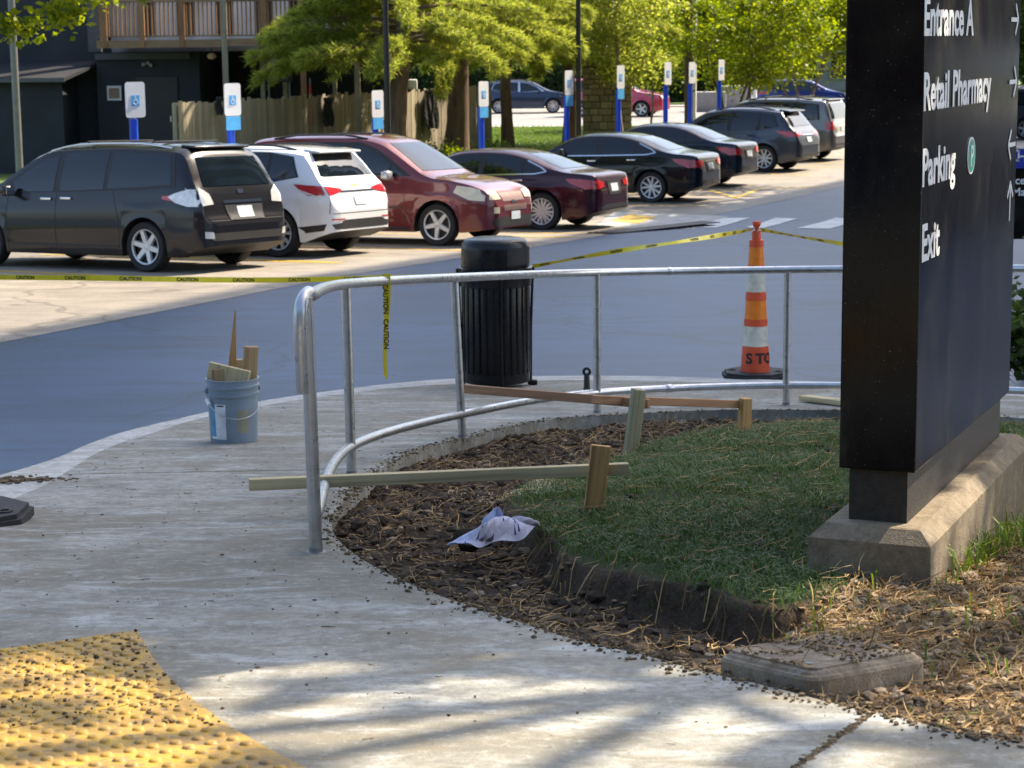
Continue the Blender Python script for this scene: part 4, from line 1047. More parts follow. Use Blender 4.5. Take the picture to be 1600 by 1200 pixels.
# ================================================================== CARS
def interp(pts, x):
    return float(np.interp(x, [a for a, b in pts], [b for a, b in pts]))
def smoothpts(pts, n=6):
    """monotone-ish resample of a control polyline with rounded corners"""
    P = smooth_path([(a, b, 0) for a, b in pts], n); out = []; last = -1e9
    for p in P:
        if p.x > last + 1e-4: out.append((p.x, p.y)); last = p.x
    return out
PAINT = {}
def paint(name, col, metal=0.35, rough=0.28):
    if name in PAINT: return PAINT[name]
    m = M('paint_' + name, col, rough, metal, var=0.05, vs=2, coat=(1.0 if max(col) > .1 else .55), coat_rough=0.04, spec=(.5 if max(col) > .1 else .2))
    PAINT[name] = m; return m
class Body:
    def __init__(s, c):
        s.c = c; L, W = c['L'], c['W'] / 2
        T = smoothpts(c['T']); B = c['B']; WP = smoothpts(c['WP'])
        wr, zb = c['wr'], c['zb']; ra, fa = c['ra'], c['fa']; AR = wr + 0.06
        xs = {0.0, L}
        for a, b in c['T']: xs.add(a)
        for a, b in T[::2]: xs.add(a)
        for a, b in c['WP']: xs.add(a)
        for i in range(int(L / 0.09)): xs.add(i * 0.09)
        for a in (ra, fa):
            for i in range(-12, 13): xs.add(a + AR * math.sin(i / 12 * math.pi / 2))
            xs.add(a - AR - 0.006); xs.add(a + AR + 0.006)
        for q in (0.015, 0.03, 0.06): xs.add(q); xs.add(L - q)
        xs = sorted(x for x in xs if 0 <= x <= L); X = [xs[0]]
        for x in xs[1:]:
            if x - X[-1] > 0.004: X.append(x)
        X[-1] = L
        s.rings = []
        for x in X:
            t = interp(T, x); b = interp(B, x); w = interp(WP, x) * W; Sz = min(b, t - 0.03)
            zl = zb + max(0, (0.45 - x)) * c.get('rise_r', 0.35) + max(0, (x - (L - 0.5))) * c.get('rise_f', 0.12)
            for a in (ra, fa):
                if abs(x - a) < AR: zl = max(zl, wr + math.sqrt(max(0, AR * AR - (x - a) ** 2)))
            zl = min(zl, Sz - 0.02)
            pts = [(0.0, zl)]
            for i in range(11):
                z = zl + (Sz - zl) * (i / 10); q = z / max(b, 0.5)
                if q < 0.5: y = w * (1 - 0.085 * ((0.5 - q) / 0.5) ** 2)
                else: y = w * (1 - 0.055 * ((q - 0.5) / 0.5) ** 2)
                # door crease
                y -= 0.012 * math.exp(-((q - 0.42) / 0.09) ** 2) * (1 if 0.6 < x < L - 0.6 else 0)
                y += 0.010 * math.exp(-((q - 0.80) / 0.05) ** 2)
                pts.append((y, z))
            for a in (ra, fa):   # flared arch lips
                if abs(x - a) < AR + 0.08 and len(pts) > 3:
                    k = max(0, 1 - abs(abs(x - a) - 0) / (AR + 0.08))
                    pts[1:5] = [(y + c.get('flare', 0.012) * (1 - j / 4), z) for j, (y, z) in enumerate(pts[1:5])]
            ys = pts[-1][0]; hg = t - Sz; yt = max(0.25 * ys, ys - c['tum'] * hg); cc = min(c.get('crown', 0.085), hg * 0.35)
            for i in range(1, 6):
                f = i / 5; bow = 0.02 * math.sin(math.pi * f) * min(1, hg / 0.5)
                pts.append((ys + (yt - ys) * f + bow, Sz + (hg - cc) * f))
            for f in (0.05, 0.12, 0.24, 0.45, 0.72, 1.0): pts.append((yt * (1 - f), t - cc * (1 - f) ** 5))
            s.rings.append((x, pts))
        V, F = [], []; k = len(s.rings[0][1]); full = 2 * k - 2
        for x, pts in s.rings:
            for y, z in pts: V.append((x, y, z))
            for y, z in pts[-2:0:-1]: V.append((x, -y, z))
        for i in range(len(s.rings) - 1):
            for j in range(full):
                F.append((i * full + j, i * full + (j + 1) % full, (i + 1) * full + (j + 1) % full, (i + 1) * full + j))
        F.append(tuple(range(full))); F.append(tuple((len(s.rings) - 1) * full + j for j in reversed(range(full))))
        s.V, s.F = V, F
        s.bvh = BVHTree.FromPolygons([Vector(v) for v in V], F)
    def side(s, x, z, sgn):
        h = s.bvh.ray_cast(Vector((x, 3 * sgn, z)), Vector((0, -sgn, 0)))
        return h[0] if h[0] is not None else s.bvh.find_nearest(Vector((x, 0.8 * sgn, z)))[0]
    def end(s, y, z, front):
        L = s.c['L']; x0 = L + 2 if front else -2; dx = -1 if front else 1
        h = s.bvh.ray_cast(Vector((x0, y, z)), Vector((dx, 0, 0)))
        return h[0] if h[0] is not None else s.bvh.find_nearest(Vector((L if front else 0, y, z)))[0]
    def _fill(s, poly, cuts=3):
        bm = bmesh.new(); f = bm.faces.new([bm.verts.new((a, b, 0)) for a, b in poly])
        bmesh.ops.triangulate(bm, faces=[f])
        for _ in range(4):
            le = [e for e in bm.edges if e.calc_length() > 0.11]
            if not le: break
            bmesh.ops.subdivide_edges(bm, edges=le, cuts=1, use_grid_fill=False); bmesh.ops.triangulate(bm, faces=bm.faces[:])
        bm.verts.index_update()
        P = [(v.co.x, v.co.y) for v in bm.verts]; F = [tuple(v.index for v in f.verts) for f in bm.faces]; bm.free()
        return P, F
    def decal(s, mb, poly, where, off=0.006):
        P, F = s._fill(poly)
        vs = []
        for a, b in P:
            if where in ('L', 'R'):
                g = 1 if where == 'L' else -1; p = s.side(a, b, g); vs.append(p + Vector((0, g * off, 0)))
            else:
                fr = where == 'F'; p = s.end(a, b, fr); vs.append(p + Vector(((off if fr else -off), 0, off * 0.3)))
        n = Vector(); 
        for f in F: n += (vs[f[1]] - vs[f[0]]).cross(vs[f[2]] - vs[f[0]])
        want = {'L': Vector((0, 1, 0)), 'R': Vector((0, -1, 0)), 'F': Vector((1, 0, 0)), 'B': Vector((-1, 0, 0))}[where]
        if n.dot(want) < 0: F = [f[::-1] for f in F]
        mb.add(vs, F); return mb
    def strip(s, mb, path, w, where, off=0.004):
        """thin line along a path"""
        for (a0, b0), (a1, b1) in zip(path[:-1], path[1:]):
            d = math.hypot(a1 - a0, b1 - b0); nx, ny = -(b1 - b0) / d * w / 2, (a1 - a0) / d * w / 2
            k = max(1, int(d / 0.12))
            for i in range(k):
                p, q = i / k, (i + 1) / k
                c = [(a0 + (a1 - a0) * p, b0 + (b1 - b0) * p), (a0 + (a1 - a0) * q, b0 + (b1 - b0) * q)]
                s.decal(mb, [(c[0][0] + nx, c[0][1] + ny), (c[1][0] + nx, c[1][1] + ny), (c[1][0] - nx, c[1][1] - ny), (c[0][0] - nx, c[0][1] - ny)], where, off)
        return mb
RIMS = {}
def wheel_meshes(r, style):
    k = (round(r, 3), style)
    if k in RIMS: return RIMS[k]
    w = 0.21; rr = r * 0.70
    ty = MB(); ty.lathe([(rr, -w / 2 + 0.02), (r * 0.93, -w / 2), (r * 0.985, -w / 2 + 0.025), (r, -w / 2 + 0.06), (r, w / 2 - 0.06), (r * 0.985, w / 2 - 0.025), (r * 0.93, w / 2), (rr, w / 2 - 0.02)], 36, 'y')
    br = MB(); br.lathe([(rr * 1.005, -w / 2 + 0.03), (rr * 0.97, -w / 2 + 0.03), (rr * 0.93, w / 2 - 0.09), (0.0, w / 2 - 0.10)], 30, 'y')
    ri = MB(); ri.lathe([(rr * 1.01, w / 2 - 0.022), (rr * 1.0, w / 2 - 0.008), (rr * 0.93, w / 2 - 0.014), (rr * 0.92, w / 2 - 0.05)], 36, 'y')
    ri.lathe([(rr * 0.20, w / 2 - 0.06), (rr * 0.20, w / 2 - 0.03), (0.0, w / 2 - 0.026)], 14, 'y')
    n, split = style
    for i in range(n):
        for q in ((-1, 1) if split else (0,)):
            a = 2 * math.pi * i / n + math.pi / 2
            a0 = a + q * 0.10; a1 = a + q * (math.pi / n * 0.46)
            w0, w1 = (rr * 0.085, rr * 0.065) if split else (rr * 0.15, rr * 0.115)
            p0 = Vector((math.cos(a0), 0, math.sin(a0))) * rr * 0.15; p1 = Vector((math.cos(a1), 0, math.sin(a1))) * rr * 0.96
            d = (p1 - p0).normalized(); sd = Vector((-d.z, 0, d.x))
            y0, y1 = w / 2 - 0.034, w / 2 - 0.020
            vs = [p0 + sd * w0 + Vector((0, y0, 0)), p0 - sd * w0 + Vector((0, y0, 0)), p1 - sd * w1 + Vector((0, y1, 0)), p1 + sd * w1 + Vector((0, y1, 0))]
            vs += [v - Vector((0, 0.035, 0)) + (sd * 0.012 if i_ in (0, 3) else -sd * 0.012) for i_, v in enumerate(vs)]
            ri.add(vs, [(0, 3, 2, 1), (0, 1, 5, 4), (1, 2, 6, 5), (2, 3, 7, 6), (3, 0, 4, 7)])
    RIMS[k] = (ty.mesh('tyre', MATS['tyre_rubber'], 50), br.mesh('wheel', MATS['rim_dark'], 50), ri.mesh('rim', MATS['rim_silver'], 35))
    return RIMS[k]
def make_car(c, name, label, cat, group=None):
    t = thing(name, label, cat, group=group)
    L = c['L']; xo = L / 2
    B = Body(c); sh = lambda mb: (setattr(mb, 'v', [(x - xo, y, z) for x, y, z in mb.v]), mb)[1]
    pm = c['paint']
    mb = MB(); mb.add(B.V, B.F); body = sh(mb).build('body', pm, t, 32)
    body.data.materials.append(MATS['plastic_black']); nf = 2 * len(B.rings[0][1]) - 2
    for fi in range((len(B.rings) - 1) * nf):
        if fi % nf in (0, nf - 1): body.data.polygons[fi].material_index = 1
    # dark wheel wells and floor
    def put(nm, polys, mat, where, parent=None, off=0.006):
        out = []
        for p in polys:
            for w in where:
                q = MB(); B.decal(q, p, w, off); out.append(sh(q).build(nm, mat, parent or t, 60))
        return out
    for p in c.get('clad', []): put('cladding', [p], c.get('clad_mat', MATS['plastic_black']), 'LR', None, 0.004)
    for p in c.get('bump_r', []): put('bumper_trim', [p], c.get('bump_mat', MATS['plastic_black']), 'B', None, 0.005)
    for p in c.get('bump_f', []): put('bumper_trim', [p], MATS['plastic_black'], 'F', None, 0.005)
    frame = c.get('dlo')
    if frame: put('window_surround', [frame], c.get('dlo_mat', MATS['plastic_black']), 'LR', None, 0.005)
    put('side_window', c['side_win'], MATS['car_glass'], 'LR', None, 0.009)
    put('rear_window', [c['rear_win']], MATS['car_glass'], 'B', None, 0.008)
    put('windscreen', [c['wind']], MATS['car_glass'], 'F', None, 0.008)
    for p in c.get('tail_side', []): put('tail_lamp', [p], c.get('tail_mat', MATS['lamp_red']), 'LR', None, 0.010)
    for p in c.get('tail_back', []):
        put('tail_lamp', [p, [(-y, z) for y, z in p]], c.get('tail_mat', MATS['lamp_red']), 'B', None, 0.010)
    for p in c.get('tail_clear', []): put('reverse_lamp', [p, [(-y, z) for y, z in p]], MATS['lamp_clear'], 'B', None, 0.012)
    for p in c.get('tail_clear_side', []): put('lamp_lens', [p], MATS['lamp_clear'], 'LR', None, 0.012)
    for p in c.get('head_side', []): put('headlamp', [p], c.get('head_mat', MATS['lamp_clear']), 'LR', None, 0.010)
    for p in c.get('head_front', []): put('headlamp', [p, [(-y, z) for y, z in p]], c.get('head_mat', MATS['lamp_clear']), 'F', None, 0.010)
    for p in c.get('fog', []): put('fog_lamp', [p, [(-y, z) for y, z in p]], MATS['lamp_aged'], 'F', None, 0.011)
    for p, m_ in c.get('grille', []): put('grille', [p], m_, 'F', None, 0.008)
    for p, m_ in c.get('back_trim', []): put('tailgate_trim', [p], m_, 'B', None, 0.010)
    for p, m_ in c.get('side_trim', []): put('side_trim', [p], m_, 'LR', None, 0.008)
    for (y0, y1, z0, z1), w in c.get('plates', []): put('number_plate', [[(y0, z0), (y1, z0), (y1, z1), (y0, z1)]], MATS['plate_white'], w, None, 0.014)
    for path in c.get('seams', []):
        for w in 'LR':
            q = MB(); B.strip(q, path, 0.009, w, 0.0025); sh(q).build('door_seam', MATS['text_black'], t)
    for path in c.get('seams_b', []):
        q = MB(); B.strip(q, path, 0.009, 'B', 0.0025); sh(q).build('tailgate_seam', MATS['text_black'], t)
    if c.get('chrome_path'):
        for w in 'LR':
            q = MB(); B.strip(q, c['chrome_path'], 0.022, w, 0.012); sh(q).build('chrome_strip', MATS['chrome'], t)
    for x, z in c.get('handles', []):
        for g in (1, -1):
            p = B.side(x, z, g); q = MB(); q.rbox((p.x - xo, p.y + g * 0.022, z), (0.20, 0.022, 0.032), 0.008)
            for s_ in (-0.085, 0.085): q.rbox((p.x - xo + s_, p.y + g * 0.008, z), (0.03, 0.03, 0.028), 0.006)
            q.build('door_handle', c.get('handle_mat', pm), t, 40)
    mx, mz = c['mirror']
    for g in (1, -1):
        p = B.side(mx, mz, g); q = MB(); q.rbox((p.x - xo, p.y + g * 0.14, mz + 0.07), (0.13, 0.21, 0.15), 0.045); q.rbox((p.x - xo, p.y + g * 0.03, mz + 0.02), (0.08, 0.10, 0.05), 0.015)
        mo = q.build('wing_mirror', c.get('mirror_mat', pm), t, 45)
        q = MB(); q.rbox((p.x - xo - 0.066, p.y + g * 0.145, mz + 0.07), (0.006, 0.16, 0.11), 0.002); q.build('mirror_glass', MATS['chrome'], mo)
    if c.get('rails'):
        x0, x1, ry = c['rails']
        for g in (1, -1):
            pts_ = []
            for i in range(9):
                x = x0 + (x1 - x0) * i / 8; h = B.bvh.ray_cast(Vector((x, g * ry, 4)), Vector((0, 0, -1)))[0]; lift = 0.045 * min(1, 4 * min(i, 8 - i) / 8 + 0.05)
                pts_.append((x - xo, g * ry, h.z + lift))
            q = MB(); q.tube(pts_, 0.017, 8); q.build('roof_rail', c.get('rail_mat', MATS['plastic_black']), t, 50)
        for x in c.get('cross', []):
            h = B.bvh.ray_cast(Vector((x, 0, 4)), Vector((0, 0, -1)))[0]; q = MB(); q.rbox((x - xo, 0, h.z + 0.018), (0.06, 2 * ry, 0.025), 0.008); q.build('roof_crossbar', MATS['plastic_black'], t, 40)
    if c.get('spoiler'):
        x0, x1, z, hw = c['spoiler']; q = MB(); q.rbox(((x0 + x1) / 2 - xo, 0, z), (x1 - x0, 2 * hw, 0.035), 0.014, Matrix.Rotation(c.get('sp_tilt', -0.12), 3, 'Y')); q.build('spoiler', pm, t, 45)
    for y in c.get('exhaust', []):
        q = MB(); q.lathe([(0.03, -0.1), (0.033, 0.0), (0.028, 0.0), (0.026, -0.08)], 12, 'z'); o = q.build('exhaust_pipe', MATS['chrome'], t, 40); o.location = (0.10 - xo, y, 0.27); o.rotation_euler = (0, -math.pi / 2, 0)
    ty, br, ri = wheel_meshes(c['wr'], c['rim'])
    for a in (c['ra'], c['fa']):
        for g in (1, -1):
            wv = c['W'] / 2 - 0.125
            o = link('wheel', br, t); o.location = (a - xo, g * wv, c['wr']); o.rotation_euler = (0, c.get('roll', 0.3) + a, 0 if g > 0 else math.pi)
            link('tyre', ty, o); link('rim', ri, o)
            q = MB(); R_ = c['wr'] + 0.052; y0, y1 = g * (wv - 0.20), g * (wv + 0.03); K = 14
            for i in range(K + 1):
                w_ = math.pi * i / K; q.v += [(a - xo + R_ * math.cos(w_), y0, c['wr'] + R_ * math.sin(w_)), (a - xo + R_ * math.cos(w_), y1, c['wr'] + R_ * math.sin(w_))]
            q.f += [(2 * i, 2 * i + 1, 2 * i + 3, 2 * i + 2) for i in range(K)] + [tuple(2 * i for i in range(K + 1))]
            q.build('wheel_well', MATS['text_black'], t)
    return t
def place_car(t, c, u, v, wheel, ang, H=H_street):
    """ang = heading above the +x axis; wheel = 'RL','RR','FR','FL' whose contact patch is seen at photo pixel (u, v)"""
    h = Vector((math.cos(ang), math.sin(ang), 0)); l = Vector((-h.y, h.x, 0))
    p = hit(u, v, H)
    lx = (c['ra'] if wheel[0] == 'R' else c['fa']) - c['L'] / 2; ly = (1 if wheel[1] == 'L' else -1) * (c['W'] / 2 - 0.03)
    o = p - h * lx - l * ly
    zf = ZC - H(o.y + h.y * 1.4); zr = ZC - H(o.y - h.y * 1.4); zl = ZC - H(o.y + l.y * 0.7); zr2 = ZC - H(o.y - l.y * 0.7)
    hx = Vector((h.x, h.y, (zf - zr) / 2.8)).normalized(); ly_ = Vector((l.x, l.y, (zl - zr2) / 1.4)); up = hx.cross(ly_).normalized(); ly_ = up.cross(hx)
    t.matrix_world = Matrix.Translation((o.x, o.y, (zf + zr) / 2 + 0.005)) @ Matrix((hx, ly_, up)).transposed().to_4x4()
    return t
WP_VAN = [(0, .66), (.03, .80), (.10, .90), (.28, .965), (.7, .995), (2.2, 1.0), (3.6, .99), (4.3, .955), (4.7, .86), (4.92, .70), (5.08, .45)]
def scaleWP(wp, L): k = L / wp[-1][0]; return [(a * k, b) for a, b in wp]
def sym(half): return half + [(-y, z) for y, z in reversed(half)]

SIENNA = dict(L=5.08, W=1.985, wr=.345, zb=.21, ra=1.04, fa=4.07, tum=.30, crown=.09,
  T=[(0, .64), (.03, .72), (.07, .80), (.12, .99), (.20, 1.19), (.36, 1.50), (.48, 1.66), (.66, 1.715), (1.2, 1.745), (2.0, 1.755), (2.8, 1.72), (3.2, 1.63), (3.6, 1.42), (4.1, 1.13), (4.45, 1.05), (4.8, .93), (5.0, .78), (5.08, .62)],
  B=[(0, 1.0), (.6, 1.10), (2, 1.06), (3.5, 1.0), (4.3, .98), (5.08, .80)], WP=WP_VAN,
  dlo=[(.50, 1.16), (.62, 1.62), (1.3, 1.655), (2.4, 1.655), (2.95, 1.58), (3.3, 1.42), (3.85, 1.12), (3.8, 1.06), (2.5, 1.08), (1.2, 1.12)],
  side_win=[[(.58, 1.19), (.67, 1.59), (1.72, 1.63), (1.72, 1.13), (1.2, 1.15)], [(1.80, 1.12), (1.80, 1.63), (2.50, 1.62), (2.62, 1.60), (2.62, 1.09)], [(2.74, 1.08), (2.74, 1.58), (2.98, 1.53), (3.3, 1.38), (3.55, 1.22), (3.55, 1.075)], [(3.60, 1.075), (3.60, 1.18), (3.76, 1.085)]],
  rear_win=sym([(.62, 1.55), (.71, 1.16)]), wind=sym([(.58, 1.62), (.76, 1.16)]),
  tail_mat=MATS['lamp_clear'], tail_side=[[(.13, .90), (.28, .90), (.48, .95), (.62, 1.03), (.50, 1.08), (.30, 1.13), (.20, 1.13)]], tail_back=[[(.62, .92), (.90, .90), (.90, 1.14), (.80, 1.15), (.66, 1.06)]],
  side_trim=[([(.44, .955), (.72, 1.0), (.72, 1.04), (.50, 1.045)], MATS['lamp_red']), ([(1.5, .33), (3.55, .33), (3.55, .355), (1.5, .355)], MATS['plastic_black'])],
  back_trim=[([(-.42, .925), (.42, .925), (.40, .965), (-.40, .965)], MATS['chrome']), ([(-.06, 1.05), (.06, 1.05), (.06, 1.11), (-.06, 1.11)], MATS['chrome']), ([(-.36, .70), (.36, .70), (.40, .90), (-.40, .90)], M('tailgate_recess', (.03, .03, .034), .4))],
  bump_r=[sym([(.74, .43), (.78, .50), (.74, .535)])], plates=[((-.16, .16, .73, .88), 'B')],
  tail_clear=[[(.72, .46), (.86, .47), (.86, .56), (.74, .55)]],
  seams=[[(2.68, 1.07), (2.68, .28)], [(1.62, 1.10), (1.50, .75), (1.48, .30)], [(3.62, 1.05), (3.66, .6), (3.60, .28)], [(1.5, .62), (.5, .66)]], seams_b=[[(-.80, 1.5), (-.86, .70), (.86, .70), (.80, 1.5)]],
  handles=[(2.86, .98), (2.48, .99)], handle_mat=MATS['chrome'], mirror=(3.5, 1.02), rails=(.75, 3.0, .66), rail_mat=MATS['chrome'], cross=[1.1, 2.3], spoiler=(.43, .68, 1.695, .58), sp_tilt=-.10,
  head_front=[[(.5, .78), (.82, .74), (.8, .92), (.6, .88)]], rim=(6, False), paint=paint('van_charcoal', (.022, .022, .026), .55, .25))
EQUINOX = dict(L=4.65, W=1.84, wr=.36, zb=.24, ra=.96, fa=3.69, tum=.34, crown=.08, flare=.02,
  T=[(0, .70), (.03, .78), (.07, .90), (.13, 1.02), (.22, 1.14), (.40, 1.40), (.54, 1.555), (.62, 1.60), (1.1, 1.645), (1.9, 1.66), (2.5, 1.62), (2.85, 1.52), (3.4, 1.22), (3.75, 1.10), (4.2, 1.0), (4.5, .86), (4.65, .66)],
  B=[(0, 1.0), (.6, 1.12), (2, 1.04), (3.3, 1.0), (4.0, .96), (4.65, .8)], WP=scaleWP([(0, .66), (.03, .80), (.1, .90), (.3, .965), (.8, 1.0), (2.2, 1.0), (3.4, .99), (4.1, .95), (4.45, .82), (4.65, .5)], 4.65),
  dlo=[(.58, 1.20), (.74, 1.50), (1.2, 1.565), (2.0, 1.57), (2.5, 1.50), (2.9, 1.34), (3.3, 1.10), (2.2, 1.075), (1.2, 1.10)],
  side_win=[[(.62, 1.21), (.77, 1.48), (1.12, 1.54), (1.12, 1.12)], [(1.18, 1.115), (1.18, 1.545), (1.95, 1.55), (1.95, 1.085)], [(2.05, 1.08), (2.05, 1.545), (2.45, 1.49), (2.85, 1.33), (3.15, 1.12)]],
  rear_win=sym([(.56, 1.53), (.70, 1.20)]), wind=sym([(.54, 1.53), (.74, 1.20)]),
  tail_side=[[(.12, .95), (.26, .93), (.55, 1.02), (.66, 1.10), (.40, 1.08), (.20, 1.07)]], tail_back=[[(.40, .98), (.66, .94), (.88, .92), (.88, 1.08), (.70, 1.06), (.42, 1.02)]],
  clad=[[(.14, .41), (.55, .36), (.55, .46), (.10, .51)], [(1.42, .25), (3.22, .25), (3.22, .36), (1.42, .36)]], bump_r=[sym([(.72, .425), (.78, .50), (.60, .52), (.50, .56)])], back_trim=[([(-.46, .965), (.46, .965), (.46, .99), (-.46, .99)], MATS['chrome']), ([(-.09, 1.045), (.09, 1.045), (.09, 1.08), (-.09, 1.08)], M('badge_gold', (.5, .33, .06), .3, .8)), ([(.50, .56), (.78, .56), (.78, .58), (.50, .58)], MATS['lamp_red']), ([(-.78, .56), (-.50, .56), (-.50, .58), (-.78, .58)], MATS['lamp_red'])],
  plates=[((-.16, .16, .77, .91), 'B')], seams=[[(2.0, 1.07), (2.0, .4)], [(1.15, 1.1), (1.30, .8), (1.42, .5)], [(3.2, 1.02), (3.2, .4)]], seams_b=[[(-.76, 1.12), (-.80, .66), (.80, .66), (.76, 1.12)]],
  handles=[(2.2, .93), (1.35, .96)], mirror=(3.0, 1.06), rails=(.8, 2.5, .56), spoiler=(.38, .68, 1.578, .56), sp_tilt=-.14, head_front=[[(.5, .82), (.85, .8), (.85, .92), (.6, .9)]], rim=(5, True), paint=paint('white', (.72, .73, .74), 0.0, .35))
UPLANDER = dict(L=4.95, W=1.84, wr=.34, zb=.22, ra=.98, fa=3.98, tum=.24, crown=.075,
  T=[(0, .66), (.04, .78), (.10, 1.05), (.22, 1.40), (.36, 1.66), (.60, 1.735), (1.4, 1.775), (2.4, 1.77), (2.85, 1.70), (3.15, 1.55), (3.55, 1.30), (3.85, 1.13), (4.1, 1.09), (4.5, 1.02), (4.75, .92), (4.88, .78), (4.95, .62)],
  B=[(0, 1.0), (.6, 1.08), (2, 1.05), (3.5, 1.02), (4.2, 1.0), (4.95, .80)], WP=scaleWP([(0, .66), (.03, .80), (.1, .92), (.3, .97), (.8, 1.0), (2.2, 1.0), (3.8, 1.0), (4.4, .975), (4.75, .90), (4.88, .80), (4.95, .66)], 4.95),
  dlo=[(.45, 1.12), (.52, 1.60), (1.2, 1.66), (2.5, 1.655), (2.80, 1.56), (3.05, 1.42), (3.50, 1.12), (2.2, 1.08)],
  side_win=[[(.50, 1.14), (.56, 1.57), (1.45, 1.63), (1.45, 1.11)], [(1.53, 1.11), (1.53, 1.63), (2.22, 1.63), (2.22, 1.10)], [(2.34, 1.10), (2.34, 1.62), (2.55, 1.60), (2.80, 1.50), (3.10, 1.32), (3.10, 1.11)], [(3.15, 1.11), (3.15, 1.28), (3.38, 1.125)]],
  rear_win=sym([(.62, 1.60), (.70, 1.15)]), wind=sym([(.56, 1.64), (.72, 1.20)]), tail_side=[[(.10, .95), (.25, .95), (.30, 1.3), (.2, 1.35)]], tail_back=[],
  head_mat=MATS['lamp_aged'], head_side=[[(4.28, .86), (4.56, .74), (4.80, .72), (4.80, .88), (4.60, .94), (4.34, .97)]], head_front=[[(.44, .74), (.80, .74), (.82, .90), (.46, .86)]], fog=[[(.58, .52), (.70, .52), (.70, .62), (.58, .62)]],
  grille=[([(-.38, .70), (.38, .70), (.42, .84), (-.42, .84)], M('grille_mesh', (.24, .16, .15), .4, .5)), ([(-.40, .55), (.40, .55), (.42, .64), (-.42, .64)], M('grille_mesh', (.2, .2, .2), .4, .5)), ([(-.10, .665), (.10, .665), (.10, .715), (-.10, .715)], MATS['chrome'])], bump_f=[sym([(.60, .30), (.78, .36), (.62, .46)])],
  plates=[((-.16, .16, .40, .53), 'F')], seams=[[(2.28, 1.08), (2.28, .32)], [(3.36, 1.06), (3.42, .6), (3.38, .32)], [(1.45, 1.1), (1.45, .32)]], side_trim=[([(1.5, .60), (3.36, .60), (3.36, .64), (1.5, .64)], M('maroon_strip', (.06, .012, .014), .4)), ([(1.42, .25), (3.50, .25), (3.50, .30), (1.42, .30)], MATS['plastic_black'])],
  handles=[(2.50, .92), (2.08, .92)], mirror=(3.15, 1.06), mirror_mat=paint('mirror_silver', (.45, .46, .47)), rails=(.8, 2.6, .64), rim=(5, False), paint=paint('maroon', (.135, .014, .018), .35, .3))
WP_SED = [(0, .62), (.03, .76), (.10, .87), (.30, .95), (.8, .99), (1.6, 1.0), (3.2, 1.0), (4.0, .97), (4.5, .87), (4.75, .72), (4.9, .45)]
def sedan(L, W, H, wr, ra, fa, **k):
    z = lambda q: q * H / 1.45; x = lambda q: q * L / 4.9
    PX = lambda poly: [(x(a), z(b)) for a, b in poly]; PZ = lambda poly: [(a * W / 1.85, z(b)) for a, b in poly]
    d = dict(L=L, W=W, wr=wr, zb=z(.20), ra=ra, fa=fa, tum=.42, crown=.075,
      T=PX([(0, .66), (.03, .80), (.06, .93), (.12, 1.00), (.30, 1.035), (.62, 1.065), (.95, 1.17), (1.35, 1.32), (1.75, 1.415), (2.2, 1.445), (2.7, 1.43), (3.05, 1.35), (3.4, 1.19), (3.75, 1.03), (4.1, .97), (4.5, .86), (4.78, .74), (4.9, .58)]),
      B=PX([(0, .94), (.6, .99), (1.4, .98), (2.6, .94), (3.6, .90), (4.3, .84), (4.9, .66)]), WP=[(x(a), b) for a, b in WP_SED],
      dlo=PX([(.95, 1.05), (1.12, 1.14), (1.5, 1.29), (1.85, 1.365), (2.3, 1.375), (2.7, 1.345), (3.0, 1.26), (3.5, 1.0), (3.45, .965), (2.2, .985), (1.2, 1.015)]), dlo_mat=MATS['plastic_black'], chrome_path=PX([(1.38, 1.245), (1.10, 1.13), (.98, 1.055), (1.2, 1.013), (2.2, .985), (3.44, .962)]),
      side_win=[PX([(1.05, 1.055), (1.20, 1.15), (1.40, 1.235), (1.40, 1.03)]), PX([(1.46, 1.03), (1.46, 1.26), (1.85, 1.345), (2.22, 1.355), (2.22, 1.005)]), PX([(2.34, 1.0), (2.34, 1.355), (2.68, 1.325), (2.95, 1.245), (3.36, 1.01), (3.32, .985)])],
      rear_win=sym(PZ([(.46, 1.36), (.60, 1.10)])), wind=sym(PZ([(.50, 1.36), (.68, 1.06)])),
      tail_side=[PX([(.06, .76), (.22, .74), (.52, .86), (.60, .93), (.35, .93), (.14, .90)])], tail_back=[PZ([(.46, .78), (.70, .74), (.88, .74), (.88, .90), (.70, .91), (.46, .86)])],
      plates=[((-.16, .16, z(.68), z(.82)), 'B')], back_trim=[(PZ([(-.30, .845), (.30, .845), (.30, .87), (-.30, .87)]), MATS['chrome']), (PZ([(-.26, .62), (.26, .62), (.30, .84), (-.30, .84)]), MATS['plastic_black'])],
      bump_r=[sym(PZ([(.60, .375), (.62, .42), (.45, .46)]))],
      seams=[PX([(2.28, .97), (2.28, .30)]), PX([(1.42, 1.0), (1.40, .78), (1.52, .5), (1.52, .30)]), PX([(3.38, .94), (3.46, .6), (3.40, .30)])], seams_b=[PZ([(-.62, .98), (-.60, .72), (.60, .72), (.62, .98)])],
      handles=[(x(2.44), z(.87)), (x(1.52), z(.90))], handle_mat=MATS['chrome'], mirror=(x(3.12), z(.98)),
      head_front=[PZ([(.45, .66), (.80, .62), (.8, .76), (.55, .74)])], rim=(5, True))
    d.update(k); return d
ALTIMA = sedan(4.90, 1.85, 1.445, .34, 1.06, 3.885, paint=paint('plum', (.042, .010, .018), .45, .25), rim=(8, True))
FUSION = sedan(4.87, 1.85, 1.475, .335, 1.06, 3.91, paint=paint('black', (.006, .007, .010), .2, .22), rim=(5, True))
SENTRA = sedan(4.62, 1.76, 1.495, .32, 1.02, 3.72, paint=paint('navy', (.012, .018, .032), .45, .25), chrome_path=None, rim=(5, False), exhaust=[])
